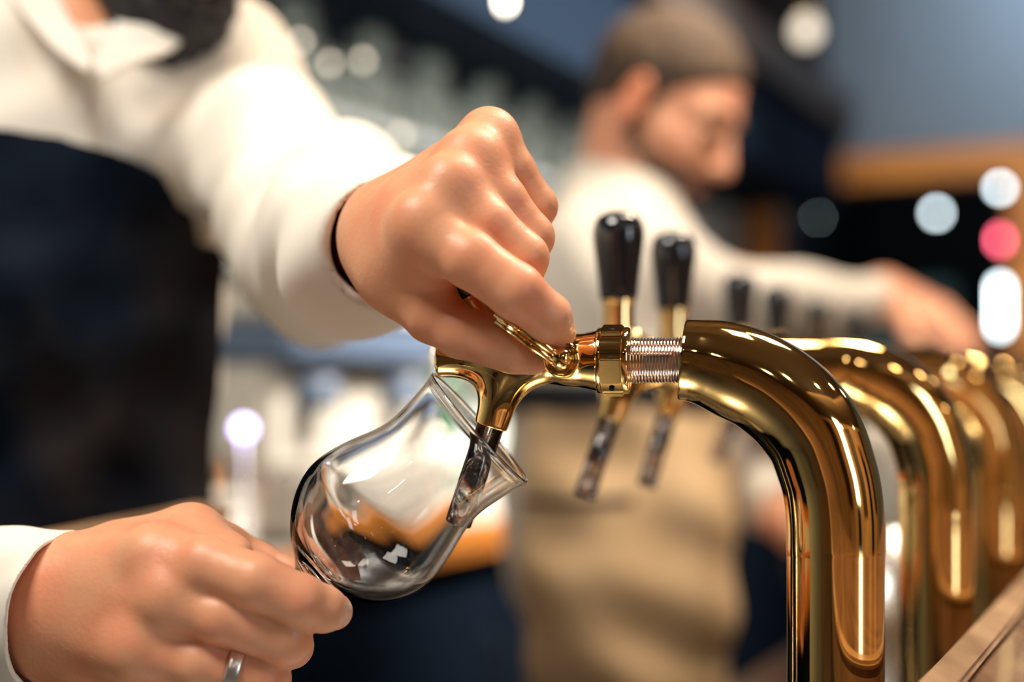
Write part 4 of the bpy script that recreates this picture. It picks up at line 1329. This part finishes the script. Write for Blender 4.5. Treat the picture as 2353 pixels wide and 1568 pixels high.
CU2 = EL2 + (WR2 - EL2) * 0.97
def folds2(p): return waves(p, [(0.004, (30, 12, 24), 0.3), (0.003, (-22, 30, 37), 1.9), (0.002, (60, -25, 33), 0.8)])
def shirt2(p):
    d = trunk2(p, 0.012)
    a = chain(p, [(SH2R, 0.062), (EL2, 0.046), (CU2, 0.037)], 0.02)
    a = smax(a, half(p, CU2, CU2 - EL2), 0.004)
    d = smin(d, a, 0.05)
    a = chain(p, [(SH2L, 0.066), (SH2F, 0.055), (WR2L, 0.043)], 0.02)
    a = smax(a, half(p, WR2L, WR2L - SH2F), 0.004)
    d = smin(d, a, 0.03) + folds2(p)
    # collar standing round the neck
    e = cone(p, NECK2 - Zv * 0.005, 0.073, NECK2 + (H2C - NECK2) * 0.5, 0.073)
    e = smax(e, half(p, NECK2 + (H2C - NECK2) * 0.30 + FX * 0.0, (H2C - NECK2) - FX * 0.02), 0.004)
    d = smin(d, e, 0.012)
    d = smax(d, -cone(p, NECK2 + (H2C - NECK2) * 0.08, 0.061, NECK2 + (H2C - NECK2) * 0.9, 0.064), 0.004)
    return np.maximum(d, half(p, HI2 - Zv * 0.13, -Zv))
mS2 = sdf_mesh(shirt2, lo2 + np.array([-0.05, -0.05, 0.6]), hi2 + 0.03, 0.005)
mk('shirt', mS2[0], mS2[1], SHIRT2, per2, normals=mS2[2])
WT = EYE + (HOR - 935) * (D2 - 0.1) / FPX
def apron2(p):
    d = ellip(p, HI2 - Zv * 0.02, T2, (0.150, 0.178, 0.40))
    d = smin(d, trunk2(p, 0.020), 0.04) + waves(p, [(0.005, (24, 20, 14), 0.5), (0.004, (-26, 38, 20), 0), (0.003, (45, -14, 42), 2), (0.003, (10, 10, 60), 1)])
    d = np.maximum(d, p[:, 2] - WT)
    d = np.maximum(d, half(p, HI2 - FX * 0.06, -FX))
    return np.maximum(d, 0.42 - p[:, 2])
mA2 = sdf_mesh(apron2, *bbox(HI2 - 0.2, HI2 + 0.2, np.array([HI2[0], HI2[1], 0.42]), np.array([HI2[0], HI2[1], WT]), pad=0.05), 0.005, slack=1.6)
mk('apron', mA2[0], mA2[1], BEIGE, per2, normals=mA2[2], label='long beige waist apron')
def band2(p):
    d = trunk2(p, 0.026) + folds2(p) * 0.5
    return np.maximum(np.maximum(d, p[:, 2] - WT - 0.030), WT - 0.006 - p[:, 2])
mBd = sdf_mesh(band2, *bbox(HI2 - 0.2, HI2 + 0.2, np.array([HI2[0], HI2[1], WT + 0.03]), pad=0.05), 0.004, slack=1.6)
mk('waist_band', mBd[0], mBd[1], BLACKC, per2, normals=mBd[2], label='black band at the top of the beige apron')
gx, gy = np.meshgrid(np.linspace(1205, 1455, 20), np.array([1141, 1150, 1159]))
gy = gy + 6 * np.sin((gx - 1205) / 250 * 3.1)
gp = project(gx, gy, apron2, 1.4, 2.1).reshape(3, 20, 3)
fixn(mk('pocket_slit', *sheet(gp + np.array([0, 0.003, 0]), 0.006), BLACKC, per2, label='dark pocket opening'))

mH = sdf_mesh(lambda p: hair_sdf(p, H2C, f2, l2, u2, 6, 10), *bbox(H2C, pad=0.15), 0.004, slack=1.6)
ha = mk('hair', mH[0], mH[1], [HAIR2, HAIR3], per2, normals=mH[2], label='short brown hair, top painted lighter as if lit, sides darker')
fc = mH[0][mH[1]].mean(1)
q = ((fc - H2C) @ np.array([f2, l2, u2]).T) * 1000
ha.data.polygons.foreach_set('material_index', ((q[:, 2] < 52 + 0.35 * q[:, 0] + 6 * np.sin(q[:, 0] * 0.2)) & (q[:, 0] < 38 + 5 * np.sin(q[:, 2] * 0.3))).astype(np.int32))  # lit look of the top painted as lighter brown, short sides darker
def beard2(p):
    hd, q = head_sdf(p, H2C, f2, l2, u2)
    b = hd - 0.003
    b = np.maximum(b, (q[:, 2] + 52 - np.maximum(0, 26 - q[:, 0]) * 1.6) / 1000 * 0.6)
    b = np.maximum(b, (-q[:, 0] + 2) / 1000)
    return np.maximum(b, -ellip(q, (100, 0, -67), np.eye(3), (25, 22, 9)) / 1000)
mBe = sdf_mesh(beard2, *bbox(H2C, pad=0.15), 0.003, slack=1.6)
mk('beard', mBe[0], mBe[1], STUB, per2, normals=mBe[2], label='short trimmed brown beard')
for s in (1, -1):
    gq = [H2C + (f2 * x + l2 * y * s + u2 * z) / 1000 for x, y, z in ((95, 14, 20), (92, 26, 26), (86, 38, 26), (76, 48, 20))]
    mk('eyebrow', *sweep(spline(gq, 12), 0.0035, 10), HAIR3, per2)
    gq = [H2C + (f2 * x + l2 * y * s + u2 * z) / 1000 for x, y, z in ((84, 20, -5), (88.5, 30, -7), (86, 40, -6), (79, 46, -4))]
    mk('eyelashes', *sweep(spline(gq, 12), 0.0016, 8), HAIR3, per2)
for s in (1, -1):
    c = np.array([HI2[0], HI2[1], 0.0]) + FY * 0.085 * s + FX * 0.05
    sh = sdf_mesh(lambda p: np.maximum(ellip(p, c + Zv * 0.03, T2, (0.14, 0.048, 0.07)), -p[:, 2]), *bbox(c, pad=0.16), 0.008)
    mk('shoe', sh[0], sh[1], SHOE, per2, normals=sh[2])
